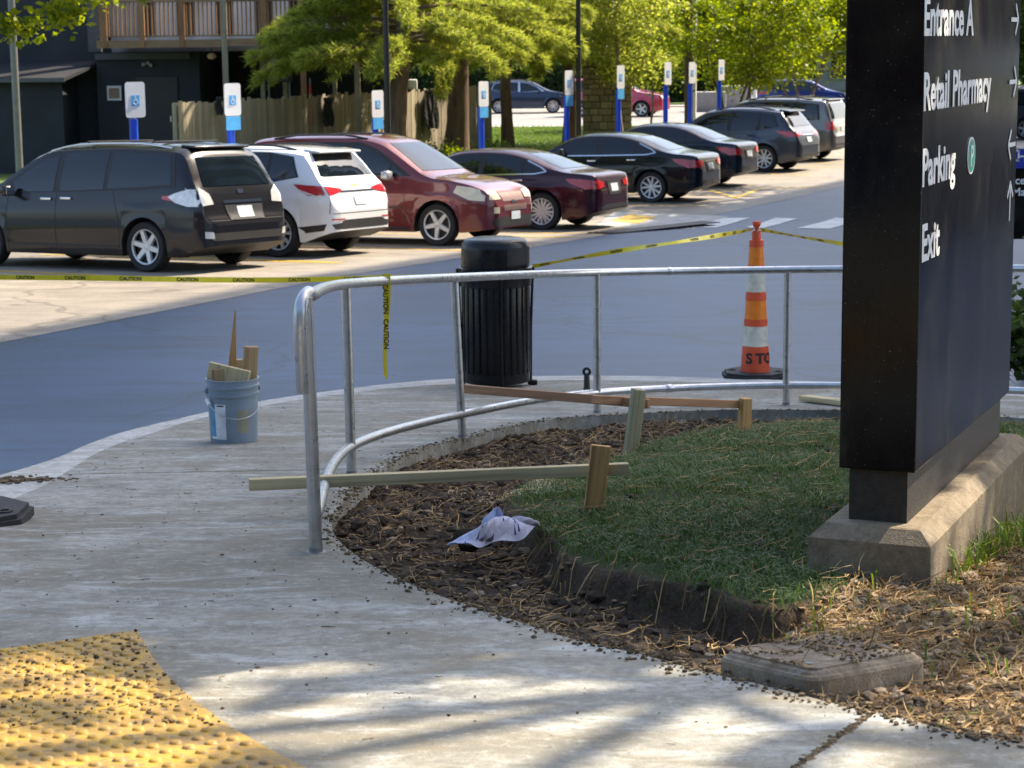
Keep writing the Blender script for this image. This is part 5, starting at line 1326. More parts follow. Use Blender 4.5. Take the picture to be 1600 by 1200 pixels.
RAV = dict(EQUINOX); RAV.update(L=4.60, W=1.845, ra=.98, fa=3.64, wr=.355, paint=paint('slate', (.058, .068, .085), .55, .28), rim=(5, True), spoiler=(.38, .68, 1.608, .56), back_trim=[([(-.40, .955), (.40, .955), (.40, .985), (-.40, .985)], MATS['chrome'])], bump_r=[sym([(.70, .42), (.74, .46), (.5, .49)])], clad=[[(1.42, .25), (3.22, .25), (3.22, .34), (1.42, .34)]], rail_mat=MATS['plastic_black'], handle_mat=MATS['plastic_black'],
  T=[(0, .70), (.03, .80), (.07, .92), (.13, 1.04), (.22, 1.16), (.40, 1.42), (.54, 1.58), (.62, 1.63), (1.1, 1.68), (1.9, 1.695), (2.5, 1.65), (2.85, 1.55), (3.4, 1.22), (3.75, 1.10), (4.2, 1.0), (4.45, .86), (4.60, .66)])
PILOT = dict(L=4.85, W=1.99, wr=.37, zb=.26, ra=1.03, fa=3.80, tum=.20, crown=.07, flare=.02,
  T=[(0, .72), (.03, .82), (.06, 1.0), (.10, 1.16), (.20, 1.50), (.30, 1.72), (.42, 1.785), (1.2, 1.82), (2.3, 1.82), (2.8, 1.76), (3.05, 1.66), (3.5, 1.32), (3.7, 1.20), (4.1, 1.14), (4.6, 1.05), (4.78, .92), (4.85, .70)],
  B=[(0, 1.08), (.6, 1.14), (2, 1.12), (3.5, 1.08), (4.85, .95)], WP=scaleWP([(0, .70), (.03, .84), (.1, .93), (.28, .98), (.8, 1.0), (2.4, 1.0), (4.0, .99), (4.55, .93), (4.75, .82), (4.85, .6)], 4.85),
  dlo=[(.42, 1.20), (.48, 1.64), (1.2, 1.70), (2.6, 1.70), (2.9, 1.60), (3.35, 1.20), (2.2, 1.15)],
  side_win=[[(.48, 1.20), (.54, 1.61), (1.25, 1.67), (1.25, 1.18)], [(1.40, 1.18), (1.40, 1.675), (2.15, 1.675), (2.15, 1.17)], [(2.26, 1.17), (2.26, 1.67), (2.58, 1.66), (2.84, 1.56), (3.2, 1.19)]],
  rear_win=sym([(.66, 1.66), (.72, 1.22)]), wind=sym([(.6, 1.66), (.76, 1.26)]), tail_side=[[(.06, .92), (.24, .92), (.24, 1.15), (.12, 1.15)]], tail_back=[[(.70, .92), (.92, .92), (.92, 1.15), (.72, 1.15)]],
  clad=[[(1.5, .27), (3.3, .27), (3.3, .36), (1.5, .36)]], bump_r=[sym([(.74, .44), (.80, .52)])], plates=[((-.16, .16, .84, .98), 'B')], back_trim=[([(-.36, 1.0), (.36, 1.0), (.36, 1.03), (-.36, 1.03)], MATS['chrome'])],
  seams=[[(2.2, 1.14), (2.2, .4)], [(1.3, 1.14), (1.42, .5)], [(3.3, 1.1), (3.3, .4)]], handles=[(2.4, 1.0), (1.55, 1.0)], mirror=(3.0, 1.14), rails=(.7, 2.7, .72), cross=[1.2, 2.2], rim=(5, False), head_front=[[(.5, .86), (.88, .84), (.88, 1.0), (.55, 1.0)]], spoiler=(.24, .46, 1.768, .66), sp_tilt=-.05, paint=paint('pewter', (.15, .15, .145), .6, .3))
GP = 'cars parked in the accessible bays'
def angd(phi): return math.pi - math.radians(phi)
cars = []
def add(c, name, label, cat, u, v, w, ang, group=GP):
    t = make_car(c, name, label, cat, group); place_car(t, c, u, v, w, ang); cars.append(t); return t
add(SIENNA, 'parked_van', 'dark charcoal minivan with clear tail lamps and roof rails beside the white crossover', 'van', 228, 426, 'RL', angd(32))
add(EQUINOX, 'parked_car', 'white crossover with red tail lamps between the charcoal and maroon vans', 'car', 537, 391, 'RR', angd(29))
add(UPLANDER, 'parked_van', 'dark maroon minivan backed into its bay with yellowed headlamp', 'van', 683, 385, 'FR', math.radians(-26))
add(ALTIMA, 'parked_car', 'plum coloured sedan with multi-spoke wheels next to the maroon van', 'car', 846, 360, 'RL', angd(25))
add(FUSION, 'parked_car', 'glossy black sedan with split-spoke silver wheels and chrome window line', 'car', 1017, 317, 'RL', angd(24))
add(SENTRA, 'parked_car', 'navy sedan mostly hidden behind the black sedan', 'car', 1128, 286, 'RR', angd(26))
add(RAV, 'parked_car', 'slate grey crossover with roof rails beside the navy sedan', 'car', 1193, 269, 'RL', angd(29))
add(PILOT, 'parked_car', 'boxy pewter grey sport utility car next to the slate crossover', 'car', 1283, 247, 'RR', angd(28))
GB = 'cars on the street behind the lawn'
BG1 = dict(EQUINOX); BG1.update(paint=paint('bg_blue', (.03, .045, .09), .5, .28), clad=[], dlo_mat=MATS['chrome'])
add(BG1, 'passing_car', 'dark blue crossover seen side on behind the thin pine trunk', 'car', 864, 177, 'FR', math.radians(0), GB)
BG2 = dict(PILOT); BG2.update(paint=paint('bg_red', (.40, .02, .05), .2, .3), rails=None, cross=[])
add(BG2, 'passing_car', 'bright red sport utility car nosing out past the stone wall', 'car', 1002, 183, 'FR', math.radians(-16), GB)
BG3 = dict(EQUINOX); BG3.update(paint=paint('bg_royal', (.012, .03, .20), .4, .28), clad=[])
add(BG3, 'passing_car', 'royal blue crossover on the street beyond the boxy grey car', 'car', 1212, 178, 'RR', math.radians(-3), GB)
BG4 = dict(BG1); BG4.update(paint=paint('bg_indigo', (.03, .03, .16), .4, .28))
add(BG4, 'passing_car', 'indigo car mostly hidden behind the stone wall', 'car', 925, 176, 'RR', math.radians(2), GB)
BG5 = dict(PILOT); BG5.update(paint=paint('bg_steel', (.05, .06, .08), .5, .28))
add(BG5, 'passing_car', 'steel grey sport utility car beyond the blue information sign', 'car', 1602, 219, 'RR', math.radians(6), GB)
# ================================================================== MARKINGS ON THE LOT
def hs(u, v): p = hit(u, v, H_street); return (p.x, p.y)
def mark(name, px, mat, up=0.009): o = drape(name, [hs(u, v) for u, v in px], mat, up); o['kind'] = 'structure'; return o
for px in ([(1072, 356), (1118, 356), (1172, 341), (1132, 341)], [(1165, 356), (1192, 357), (1246, 342), (1212, 341)], [(1245, 357), (1296, 358), (1352, 342), (1306, 341)], [(1330, 360), (1385, 362), (1440, 344), (1396, 343)]):
    mark('crosswalk_bar', px, MATS['white_paint'])
mark('concrete_apron', [(925, 356), (1085, 358), (1140, 338), (960, 332)], MATS['curb_concrete'], 0.006)
mark('yellow_ramp_pad', [(956, 346), (996, 350), (1026, 340), (984, 335)], MATS['yellow_paint'], 0.012)
stall_cars = cars[:8]
for i, t in enumerate(stall_cars):
    h = (t.matrix_world.to_3x3() @ Vector((1, 0, 0))); 
    if i == 2: h = -h
    l = Vector((-h.y, h.x, 0)); c = t.matrix_world.translation
    for off in (1.65, -1.65) if i % 2 == 0 else (1.65,):
        a = c - h * 2.9 + l * off; b = c + h * 2.6 + l * off; w = l * 0.05
        drape('bay_line', [(a.x - w.x, a.y - w.y), (b.x - w.x, b.y - w.y), (b.x + w.x, b.y + w.y), (a.x + w.x, a.y + w.y)], MATS['yellow_paint'], 0.009)['kind'] = 'structure'
for a, b in (((1108, 297), (1150, 310)), ((1150, 310), (1186, 296)), ((1186, 296), (1290, 292))):
    A, B = Vector(hs(*a)), Vector(hs(*b)); d = (B - A).normalized(); w = Vector((-d.y, d.x)) * 0.06
    drape('hatch_line', [tuple(A - w), tuple(B - w), tuple(B + w), tuple(A + w)], MATS['yellow_paint'], 0.010)['kind'] = 'structure'
# trench drain across the lane
A, B = Vector(hs(930, 366)), Vector(hs(1112, 352)); d = (B - A); Ld = d.length; d.normalize()
td = thing('trench_drain', 'long dark slotted trench drain grate across the asphalt before the yellow pad', 'drain', (A.x, A.y, z_street(A.y)), math.atan2(d.y, d.x))
mb = MB(); mb.box((Ld / 2, 0, 0.004), (Ld, 0.42, 0.012)); mb.build('trough', MATS['text_black'], td)
bm_ = MB(); bm_.box((0, 0, 0.014), (0.05, 0.44, 0.014)); bme = bm_.mesh('bar', MATS['rubber'])
for i in range(int(Ld / 0.16)):
    o = link('bar', bme, td); o.location = (0.08 + 0.16 * i, 0, (z_street(A.y + d.y * 0.16 * i) - z_street(A.y)))
td.children[0].rotation_euler = (0, -math.atan2(z_street(B.y) - z_street(A.y), Ld), 0)

# ================================================================== ACCESSIBLE PARKING SIGNS
def make_park_sign(kind):
    t = thing('accessible_parking_sign', 'x', 'sign', group='accessible parking signs in front of the bays')
    mb = MB(); mb.tube([(0, 0, -0.05), (0, 0, 2.2)], 0.03, 10); mb.build('post', MATS['pole_grey'], t, 50)
    mb = MB(); mb.tube([(0, 0, 0.55), (0, 0, 2.12)], 0.062, 14); mb.build('sleeve', MATS['sleeve_blue'], t, 50)
    w, h = 0.33, 0.52
    mb = MB(); R_ = rrect(w, h, 0.045, 4); k = len(R_)
    mb.add([(x, -0.075, z + 2.40) for x, z in R_] + [(x, -0.069, z + 2.40) for x, z in R_], [tuple(range(k)), tuple(range(2 * k - 1, k - 1, -1))] + [(i, k + i, k + (i + 1) % k, (i + 1) % k) for i in range(k)])
    pl_ = mb.build('plate', MATS['sign_white'], t)
    mb = MB(); mb.box((0, -0.078, 2.39), (0.135, 0.004, 0.155)); sq = mb.build('symbol_panel', MATS['plate_cyan'], pl_)
    mb = MB(); f = -0.082
    mb.lathe([(0.0, 0), (0.011, 0)], 10, 'y', (-0.006, f, 2.447)); mb.box((0.0, f, 2.41), (0.014, 0.002, 0.05)); mb.box((0.016, f, 2.392), (0.036, 0.002, 0.012)); mb.box((0.036, f, 2.37), (0.012, 0.002, 0.04), Matrix.Rotation(-0.4, 3, 'Y')); mb.box((0.012, f, 2.416), (0.03, 0.002, 0.009))
    mb.tube([(-0.004 + 0.034 * math.cos(w_), f, 2.366 + 0.034 * math.sin(w_)) for w_ in [math.radians(100 + 22 * i) for i in range(12)]], 0.0045, 5)
    mb.build('wheelchair_symbol', MATS['sign_white'], pl_)
    if kind:
        mb = MB(); mb.rbox((0, -0.077, 2.02), (0.29, 0.006, 0.22), 0.002); mb.build('lower_plate', MATS['plate_cyan'], t)
    return t
sA = make_park_sign(False); sB = make_park_sign(True)
SG = [(206, 128, 30.0, 0, 'accessible parking sign on a blue post before the black building door'), (358, 130, 33.0, 1, 'accessible parking sign with cyan plate before the deck post'), (585, 141, 38.0, 1, 'accessible parking sign with cyan plate beside the slim black lamp post'),
      (751, 127, 42.5, 1, 'accessible parking sign with cyan plate in front of the fence end'), (885, 110, 46.5, 1, 'accessible parking sign with cyan plate just before the second black pole'), (966, 102, 50.5, 1, 'accessible parking sign with cyan plate in front of the stone wall'),
      (1040, 97, 53.0, 0, 'accessible parking sign in front of the red car'), (1078, 97, 56.0, 0, 'accessible parking sign against the wooden utility pole'), (1124, 93, 58.5, 0, 'accessible parking sign beside the small multi-stemmed tree')]
used = set()
for u, v, d, kd, lab in SG:
    src = sB if kd else sA
    o = src if kd not in used else copy_tree(src); used.add(kd)
    p = at(u, v, d); zt = p.z - 2.66; g = z_street(d)
    o.location = (p.x, d, g); o['label'] = lab
    o.scale = (1, 1, (p.z - g) / 2.66)
    o.rotation_euler = (0, 0, math.radians({206: 42, 358: 46}.get(u, 54)))

# ================================================================== POLES
def pole(name, label, u, vtop, d, r, mat, h=7.5, base=True, lamp=False, g=None, lean=0.0):
    p = at(u, 150, d); z0 = z_street(d) + (0.1 if g is None else g)
    t = thing(name, label, 'pole', (p.x, d, z0))
    mb = MB(); mb.tube([(0, 0, -0.05), (lean * h, 0, h)], [r, r * 0.85], 12); mb.build('shaft', mat, t, 50)
    if base: mb = MB(); mb.lathe([(r * 2.4, 0), (r * 2.4, 0.08), (r * 1.3, 0.14), (r * 1.05, 0.16)], 14); mb.build('base_cover', mat, t, 40)
    if lamp:
        mb = MB(); mb.rbox((-0.35, 0, h), (0.8, 0.32, 0.12), 0.04); mb.build('lamp_head', mat, t, 40)
    return t
pole('lamp_post', 'slim black lamp post behind the maroon van', 605, 0, 48.0, 0.07, MATS['pole_black'], lamp=True)
pole('lamp_post', 'slim black lamp post behind the black sedan', 904, 0, 55.0, 0.07, MATS['pole_black'], lamp=True)
pole('lamp_post', 'grey metal lamp post standing before the black building', 25, 0, 45.0, 0.085, MATS['pole_grey'], lamp=True)
pole('utility_pole', 'weathered wooden utility pole behind the row of signs', 1076, 0, 72.0, 0.15, MATS['bark'], 9.0, False)
pole('utility_pole', 'white metal pole close behind the wooden utility pole', 1084, 0, 75.0, 0.10, MATS['trim_white'], 9.0)
pole('utility_pole', 'pale grey pole rising behind the bright green trees', 1178, 0, 90.0, 0.13, MATS['sign_white'], 9.0)

# ================================================================== BLACK BUILDING WITH DECK
DB = 57.0; GB0 = z_street(DB)
SX = DB / FPX
def bx_(u, d=DB): return (u - 800) / FPX * d
def vz(v, d=DB): return at(400, v, d).z
bo = thing('black_building', 'charcoal black two-storey building with lean-to roof behind the charcoal van', 'building', (bx_(120), DB, GB0))
O = Vector(bo.location)
def bpart(name, x0, x1, y0, y1, z0, z1, mat, parent=bo, r=0.0):
    mb = MB(); c = Vector(((x0 + x1) / 2, (y0 + y1) / 2, (z0 + z1) / 2)) - O; mb.box(c, (x1 - x0, y1 - y0, z1 - z0)); return mb.build(name, mat, parent)
bpart('upper_wall', bx_(-120), bx_(160), DB + 0.8, DB + 8, GB0, GB0 + 7.5, MATS['building_black'])
bpart('lean_to_wall', bx_(-120), bx_(124), DB - 1.2, DB + 0.79, GB0, vz(119), MATS['building_black'])
mb = MB(); x0, x1 = bx_(-120), bx_(132)
zr0, zr1 = vz(117), vz(92)
mb.add([Vector(p) - O for p in ((x0, DB - 1.5, zr0), (x1, DB - 1.5, zr0), (x1 + 0.6, DB + 0.78, zr1), (x0, DB + 0.78, zr1), (x0, DB - 1.5, zr0 - .09), (x1, DB - 1.5, zr0 - .09), (x1 + 0.6, DB + 0.78, zr1 - .09), (x0, DB + 0.78, zr1 - .09))], [(0, 1, 2, 3), (7, 6, 5, 4), (0, 4, 5, 1), (1, 5, 6, 2), (2, 6, 7, 3), (3, 7, 4, 0)])
rf = mb.build('lean_to_roof', MATS['roof_black'], bo)
mb = MB(); mb.box(Vector(((x0 + x1) / 2, DB - 1.53, zr0 - 0.06)) - O, (x1 - x0, 0.06, 0.10)); mb.build('gutter', M('gutter_grey', (.09, .09, .10), .5, .3), rf)
bpart('recess_wall', bx_(160) + 0.003, bx_(320), DB + 0.3, DB + 8, GB0, vz(80), MATS['building_black'])
bpart('corner_panel', bx_(151), bx_(171), DB + 0.1, DB + 0.29, vz(78), GB0 + 7.5, M('siding_grey', (.07, .072, .08), .7))
dr = bpart('door', bx_(221), bx_(285), DB + 0.24, DB + 0.297, GB0, vz(119), M('door_black', (.016, .018, .022), .5))
mb = MB(); mb.rbox(Vector((bx_(274), DB + 0.20, vz(185))) - O, (0.05, 0.05, 0.16), 0.01); mb.build('door_handle', MATS['galv'], dr)
wi = bpart('window', bx_(176), bx_(198), DB + 0.22, DB + 0.297, vz(155), vz(132), MATS['trim_white'])
mb = MB(); mb.box(Vector((bx_(187), DB + 0.215, vz(143.5))) - O, (bx_(195) - bx_(179), 0.02, vz(135.5) - vz(151.5))); mb.build('pane', MATS['window_dark'], wi)
bpart('band_board', bx_(160), bx_(306), DB + 0.18, DB + 0.298, vz(91), vz(81), M('siding_grey', (.07, .072, .08), .7))
mb = MB()
for ox, oz in ((-.10, 0), (0.02, .04), (.10, -.02)): mb.rbox(Vector((bx_(240) + ox, DB + 0.24, vz(99) + oz)) - O, (.10, .08, .10), .02)
mb.build('floodlight', MATS['box_grey'], bo)
bpart('back_wall', bx_(320) + .003, bx_(600), DB + 3.5, DB + 8, GB0, vz(80), MATS['building_black'])
bpart('upper_back_wall', bx_(160) + .003, bx_(620), DB + 2.6, DB + 8, vz(80) + .003, GB0 + 7.4, M('siding_pale', (.60, .57, .53), .8, var=.2, vs=1.0))
for u in (205, 268, 330, 395, 450):
    w_ = bpart('upper_window', bx_(u), bx_(u + 26), DB + 2.54, DB + 2.597, vz(52), GB0 + 5.9, MATS['window_dark'])

dk = thing('timber_deck', 'raised timber deck with slim balusters attached to the black building', 'deck', (bx_(170), DB - 1.0, GB0))
O2 = Vector(dk.location); DD = DB - 1.5
def dpart(name, x0, x1, y0, y1, z0, z1, mat, parent=dk):
    mb = MB(); mb.box(Vector(((x0 + x1) / 2, (y0 + y1) / 2, (z0 + z1) / 2)) - O2, (x1 - x0, y1 - y0, z1 - z0)); return mb.build(name, mat, parent)
zf_ = vz(73, DD); zt_ = vz(2, DD)
for i in range(10):
    y0 = DD + i * 0.40
    dpart('floor_board', bx_(168, DD), bx_(566, DD), y0, y0 + 0.385, vz(63, DD) - .03, vz(63, DD), MATS['deck_beam'])
dpart('rim_beam', bx_(166, DD), bx_(362, DD), DD - 0.06, DD - 0.003, zf_, vz(61, DD), MATS['deck_beam'])
dpart('rim_beam', bx_(366, DD), bx_(568, DD), DD - 0.055, DD - 0.003, zf_ + .03, vz(60, DD), MATS['deck_beam'])
for u0, u1 in ((166, 362), (366, 568)):
    dpart('top_rail', bx_(u0, DD), bx_(u1, DD), DD - 0.07, DD + 0.05, zt_, zt_ + 0.06, MATS['deck_beam'])
    dpart('bottom_rail', bx_(u0, DD), bx_(u1, DD), DD - 0.02, DD + 0.03, vz(56, DD), vz(54, DD), MATS['deck_beam'])
for u, full in ((178, 0), (236, 0), (298, 0), (363, 1), (424, 0), (483, 1), (530, 0), (566, 1)):
    dpart('post', bx_(u, DD) - .075, bx_(u, DD) + .075, DD - 0.09, DD + 0.055, (GB0 if full else zf_ + .01), zt_ + .065 + (3 if full else 0), MATS['fence_grey' if full and u != 483 else 'deck_wood'])
bal = MB(); bal.box((0, 0, 0), (.04, .035, zt_ - vz(55, DD))); balm = bal.mesh('baluster', MATS['deck_wood'])
x = bx_(172, DD)
while x < bx_(562, DD):
    o = link('baluster', balm, dk); o.location = Vector((x, DD - 0.002, (zt_ + vz(55, DD)) / 2)) - O2; x += 0.115
for u in (404, 440, 520): dpart('joist_post', bx_(u, DD) - .06, bx_(u, DD) + .06, DD + 2.2, DD + 2.32, GB0, zf_ - .01, MATS['fence_grey'])
# things under and on the deck
hl = thing('hanging_lamp', 'small tan globe lamp hanging under the deck', 'lamp', at(331, 88, DD + 0.6)); mb = MB()
mb.lathe([(0.0, -0.09), (0.10, -0.06), (0.13, 0.0), (0.10, 0.07), (0.03, 0.10)], 16); mb.build('shade', MATS['lamp_tan'], hl, 60)
mb = MB(); mb.tube([(0, 0, 0.09), (0, 0, vz(75, DD) - hl.location.z + .02)], 0.012, 6); mb.build('cord', MATS['text_black'], hl)
for k, (u0, u1, v0, v1) in enumerate(((420, 452, 88, 122), (378, 396, 118, 150))):
    p = at((u0 + u1) / 2, v1, DD + 1.2); t = thing('patio_heater' if k == 0 else 'stacked_chair', ('grey tilted metal hood of a grill under the deck' if k == 0 else 'dark chair frame standing under the deck'), 'grill' if k == 0 else 'chair', (p.x, p.y, GB0))
    if k == 0:
        t.name = 'grill'
        mb = MB(); mb.rbox((0, 0, p.z - GB0 + .35), (.62, .45, .38), .12, Matrix.Rotation(.5, 3, 'Y')); mb.build('hood', MATS['pole_grey'], t, 50)
        mb = MB(); mb.rbox((0, 0, p.z - GB0), (.7, .5, .22), .04); mb.build('body', MATS['plastic_black'], t)
        for sx in (-.28, .28): mb = MB(); mb.tube([(sx, 0, 0), (sx, 0, p.z - GB0 - .05)], .025, 8); mb.build('leg', MATS['pole_grey'], t)
    else:
        mb = MB(); mb.rbox((0, 0, .45), (.45, .45, .04), .01); mb.build('seat', MATS['plastic_black'], t)
        mb = MB(); mb.rbox((0, .2, .75), (.45, .04, .5), .01); mb.build('backrest', MATS['plastic_black'], t)
        for sx in (-.19, .19):
            for sy in (-.19, .19): mb = MB(); mb.tube([(sx, sy, 0), (sx, sy, .44)], .02, 6); mb.build('leg', MATS['pole_grey'], t)
p = at(485, 150, DD - 0.4); t = thing('folded_umbrella', 'folded red patio umbrella standing behind the fence', 'umbrella', (p.x, p.y, GB0)); mb = MB(); mb.tube([(0, 0, 0), (0, 0, 2.6)], .02, 8); mb.build('pole', MATS['pole_grey'], t)
mb = MB(); mb.lathe([(0.02, 1.3), (.07, 1.35), (.06, 1.9), (.02, 2.45)], 10); mb.build('canopy', MATS['red_paint'], t, 60)
# heap of blue-grey tarpaulin behind the van
p = at(128, 222, 50.0); t = thing('tarpaulin_heap', 'crumpled pale blue tarpaulin heap before the lean-to', 'tarpaulin', (p.x, 50.0, z_street(50) + .1))
Vt, Ft = [], []
for i in range(25):
    for j in range(13):
        a, b = i / 24 - .5, j / 12 - .5; hgt = 0.92 * max(0, 1 - (2.05 * abs(a)) ** 4) * max(0, 1 - (2.05 * abs(b)) ** 4) * (0.75 + 0.5 * float(vnoise(np.array(a * 4.), np.array(b * 4.), 1.3, 77, 3)))
        Vt.append((a * 1.5, b * 1.2, hgt))
for i in range(24):
    for j in range(12): Ft.append((i * 13 + j, (i + 1) * 13 + j, (i + 1) * 13 + j + 1, i * 13 + j + 1))
me = bpy.data.meshes.new('sheet'); me.from_pydata(Vt, [], Ft); me.materials.append(MATS['tarp_blue']); link('sheet', me, t)

# ================================================================== BOARD FENCE
F0, F1 = Vector((bx_(288, 49), 49.0)), Vector((bx_(772, 66), 66.0)); fd = F1 - F0; FL = fd.length; fd.normalize()
fn = thing('board_fence', 'weathered grey vertical board fence behind the pine trunks', 'fence', (F0.x, F0.y, z_street(50) + .1), math.atan2(fd.y, fd.x))
fb = [MB().box((0, 0, h_ / 2), (.135, .022, h_)).mesh('board', MATS['fence_grey']) for h_ in (2.02, 2.06, 1.99)]
x = 0.07; k = 0
while x < FL:
    o = link('board', fb[RNG.randrange(3)], fn); o.location = (x, RNG.uniform(-.008, .008), RNG.uniform(-.03, .03) - .04 * (x / FL)); o.rotation_euler = (0, RNG.uniform(-.008, .008), 0); x += 0.147
for z in (.35, 1.5):
    mb = MB(); mb.box((FL / 2, .045, z), (FL, .05, .09)); mb.build('rail', MATS['fence_grey'], fn)
for q in range(8):
    mb = MB(); mb.box((FL * q / 7, .1, 1.0), (.1, .1, 2.05)); mb.build('post', MATS['fence_grey'], fn)
def fence_at(u):
    s = 0
    for i in range(600):
        p = F0 + fd * (FL * i / 599)
        if 800 + FPX * p.x / p.y * 1.0 > u: return p
    return F1
for (u0, u1, v0, v1, lab) in ((494, 527, 153, 197, 'square black cloth hung on the fence by the red umbrella'), (646, 698, 141, 201, 'large black cloth hung on the fence between the two big pine trunks'), (330, 349, 152, 179, 'small black cloth hung on the fence under the deck')):
    pm_ = fence_at((u0 + u1) / 2); d = pm_.y - .05; A, B = at(u0, v0, d), at(u1, v1, d); W_ = B.x - A.x; Hh = A.z - B.z
    Vc, Fc = [], []
    for i in range(13):
        for j in range(9):
            Vc.append((W_ * (i / 12 - .5), -.05 - .035 * math.sin(i * 1.9) - .03 * math.sin(i * .8 + j * .9), -Hh * j / 8 + .02 * math.sin(i * 1.1)))
    for i in range(12):
        for j in range(8): Fc.append((i * 9 + j, i * 9 + j + 1, (i + 1) * 9 + j + 1, (i + 1) * 9 + j))
    me = bpy.data.meshes.new('hung_cloth'); me.from_pydata(Vc, [], Fc); me.materials.append(MATS['tarp_black'])
    o = link('hung_cloth', me); o.location = (A.x + W_ / 2, d - .03, A.z); o.rotation_euler = (0, 0, math.atan2(fd.y, fd.x)); tag(o, lab, 'cloth', 'black cloths hung on the fence')
    sm = o.modifiers.new('s', 'SOLIDIFY'); sm.thickness = .01
# small meter box on the fence
p = at(645, 132, 61.0); t = thing('junction_box', 'pale grey round-topped box on a stake above the fence', 'box', (p.x, 61.0, z_street(61) + .1)); mb = MB(); mb.rbox((0, 0, p.z - t.location.z), (.27, .15, .30), .05); mb.build('housing', MATS['sign_white'], t, 40); mb = MB(); mb.tube([(0, .03, 0), (0, .03, p.z - t.location.z - .1)], .03, 8); mb.build('stake', MATS['pole_grey'], t)

# ================================================================== STONE WALL
sw = thing('stone_wall', 'rough stone block wall half hidden by foliage behind the signs', 'wall', (bx_(952, 66), 66.0, z_street(66)))
wx = 76 / FPX * 66; hz_ = vz(104, 66) - sw.location.z
mb = MB(); mb.box((0, .25, hz_ / 2), (wx - .04, .38, hz_ - .02)); mb.build('core', M('mortar', (.13, .12, .09), .95, var=.2), sw)
stm = [M('wall_stone_%d' % i, c, .95, var=.3, vs=5, bmp=.5, bs_=10) for i, c in enumerate(((.21, .18, .12), (.25, .22, .15), (.16, .145, .10)))]
z = 0.0; row = 0
while z < hz_:
    h = RNG.uniform(.15, .24); x = -wx / 2 + (0 if row % 2 else -.12)
    while x < wx / 2:
        w_ = RNG.uniform(.26, .44); a = max(x, -wx / 2); b = min(x + w_ - .018, wx / 2)
        if b - a > .06:
            mb = MB(); mb.rbox(((a + b) / 2, .04 + RNG.uniform(-.02, .02), z + h / 2), (b - a, .12, min(h, hz_ - z) - .018), .018); mb.build('stone', stm[RNG.randrange(3)], sw)
        x += w_
    z += h; row += 1

# ================================================================== TREES
def branch(mb, a, b, r0, r1, n=5, wob=.06, rng=RNG):
    a, b = Vector(a), Vector(b); L = (b - a).length
    pts = [a.lerp(b, i / n) + Vector((rng.uniform(-1, 1), rng.uniform(-1, 1), rng.uniform(-1, 1))) * wob * L * (0 if i in (0,) else 1) * .5 for i in range(n + 1)]
    mb.tube(pts, [r0 + (r1 - r0) * i / n for i in range(n + 1)], 7); return pts
def leafy_tree(name, label, base, height, crown_c, crown_r, nclump, leaves, size, mat='leaf_bright', trunk_r=.12, stems=1, bark='bark', clump_r=.55, seed=1, group=None, zmin=None, hollow=.35, vis=None):
    rg = random.Random(seed); nr = np.random.default_rng(seed)
    t = thing(name, label, 'tree', base, 0, group); mb = MB()
    cc = Vector(crown_c); cl = []
    while len(cl) < nclump:
        v = Vector((rg.uniform(-1, 1), rg.uniform(-1, 1), rg.uniform(-1, 1)))
        if hollow < v.length <= 1.0:
            q = Vector((cc.x + v.x * crown_r[0], cc.y + v.y * crown_r[1], cc.z + v.z * crown_r[2]))
            if zmin is None or q.z > zmin: cl.append(q)
    tops = []
    for s in range(stems):
        a = 2 * math.pi * s / max(1, stems) + .5; sp = 0 if stems == 1 else .06
        b0 = Vector((math.cos(a) * sp, math.sin(a) * sp, -.05)); b1 = Vector((cc.x * .6 + math.cos(a) * crown_r[0] * (.0 if stems == 1 else .38), cc.y * .6 + math.sin(a) * crown_r[1] * (0 if stems == 1 else .38), cc.z - crown_r[2] * .35))
        tops.append(branch(mb, b0, b1, trunk_r, trunk_r * .55, 6, .04, rg))
    tops2 = [p for tp in tops for p in tp[2:]]
    for i, q in enumerate(cl):
        if i % 2 == 0:
            st = min(tops2, key=lambda p: (p - q).length + (0 if p.z < q.z else 3)); branch(mb, st, q, trunk_r * .28, .012, 4, .10, rg)
    mb.build('trunk', MATS[bark], t, 60)
    C = np.array([c[:] for c in cl]); n = leaves
    ci = nr.integers(0, len(C), n); off = nr.normal(size=(n, 3)) * clump_r * np.array([1, 1, .55]) * nr.uniform(.5, 1.2, size=len(C))[ci][:, None]
    P = C[ci] + off
    if zmin is not None: P = P[P[:, 2] > zmin - .3]
    V, F = leaf_cards(P, size, 1.5, .6, nr)
    link('crown', np_mesh('crown', V, F, MATS[mat]), t); return t
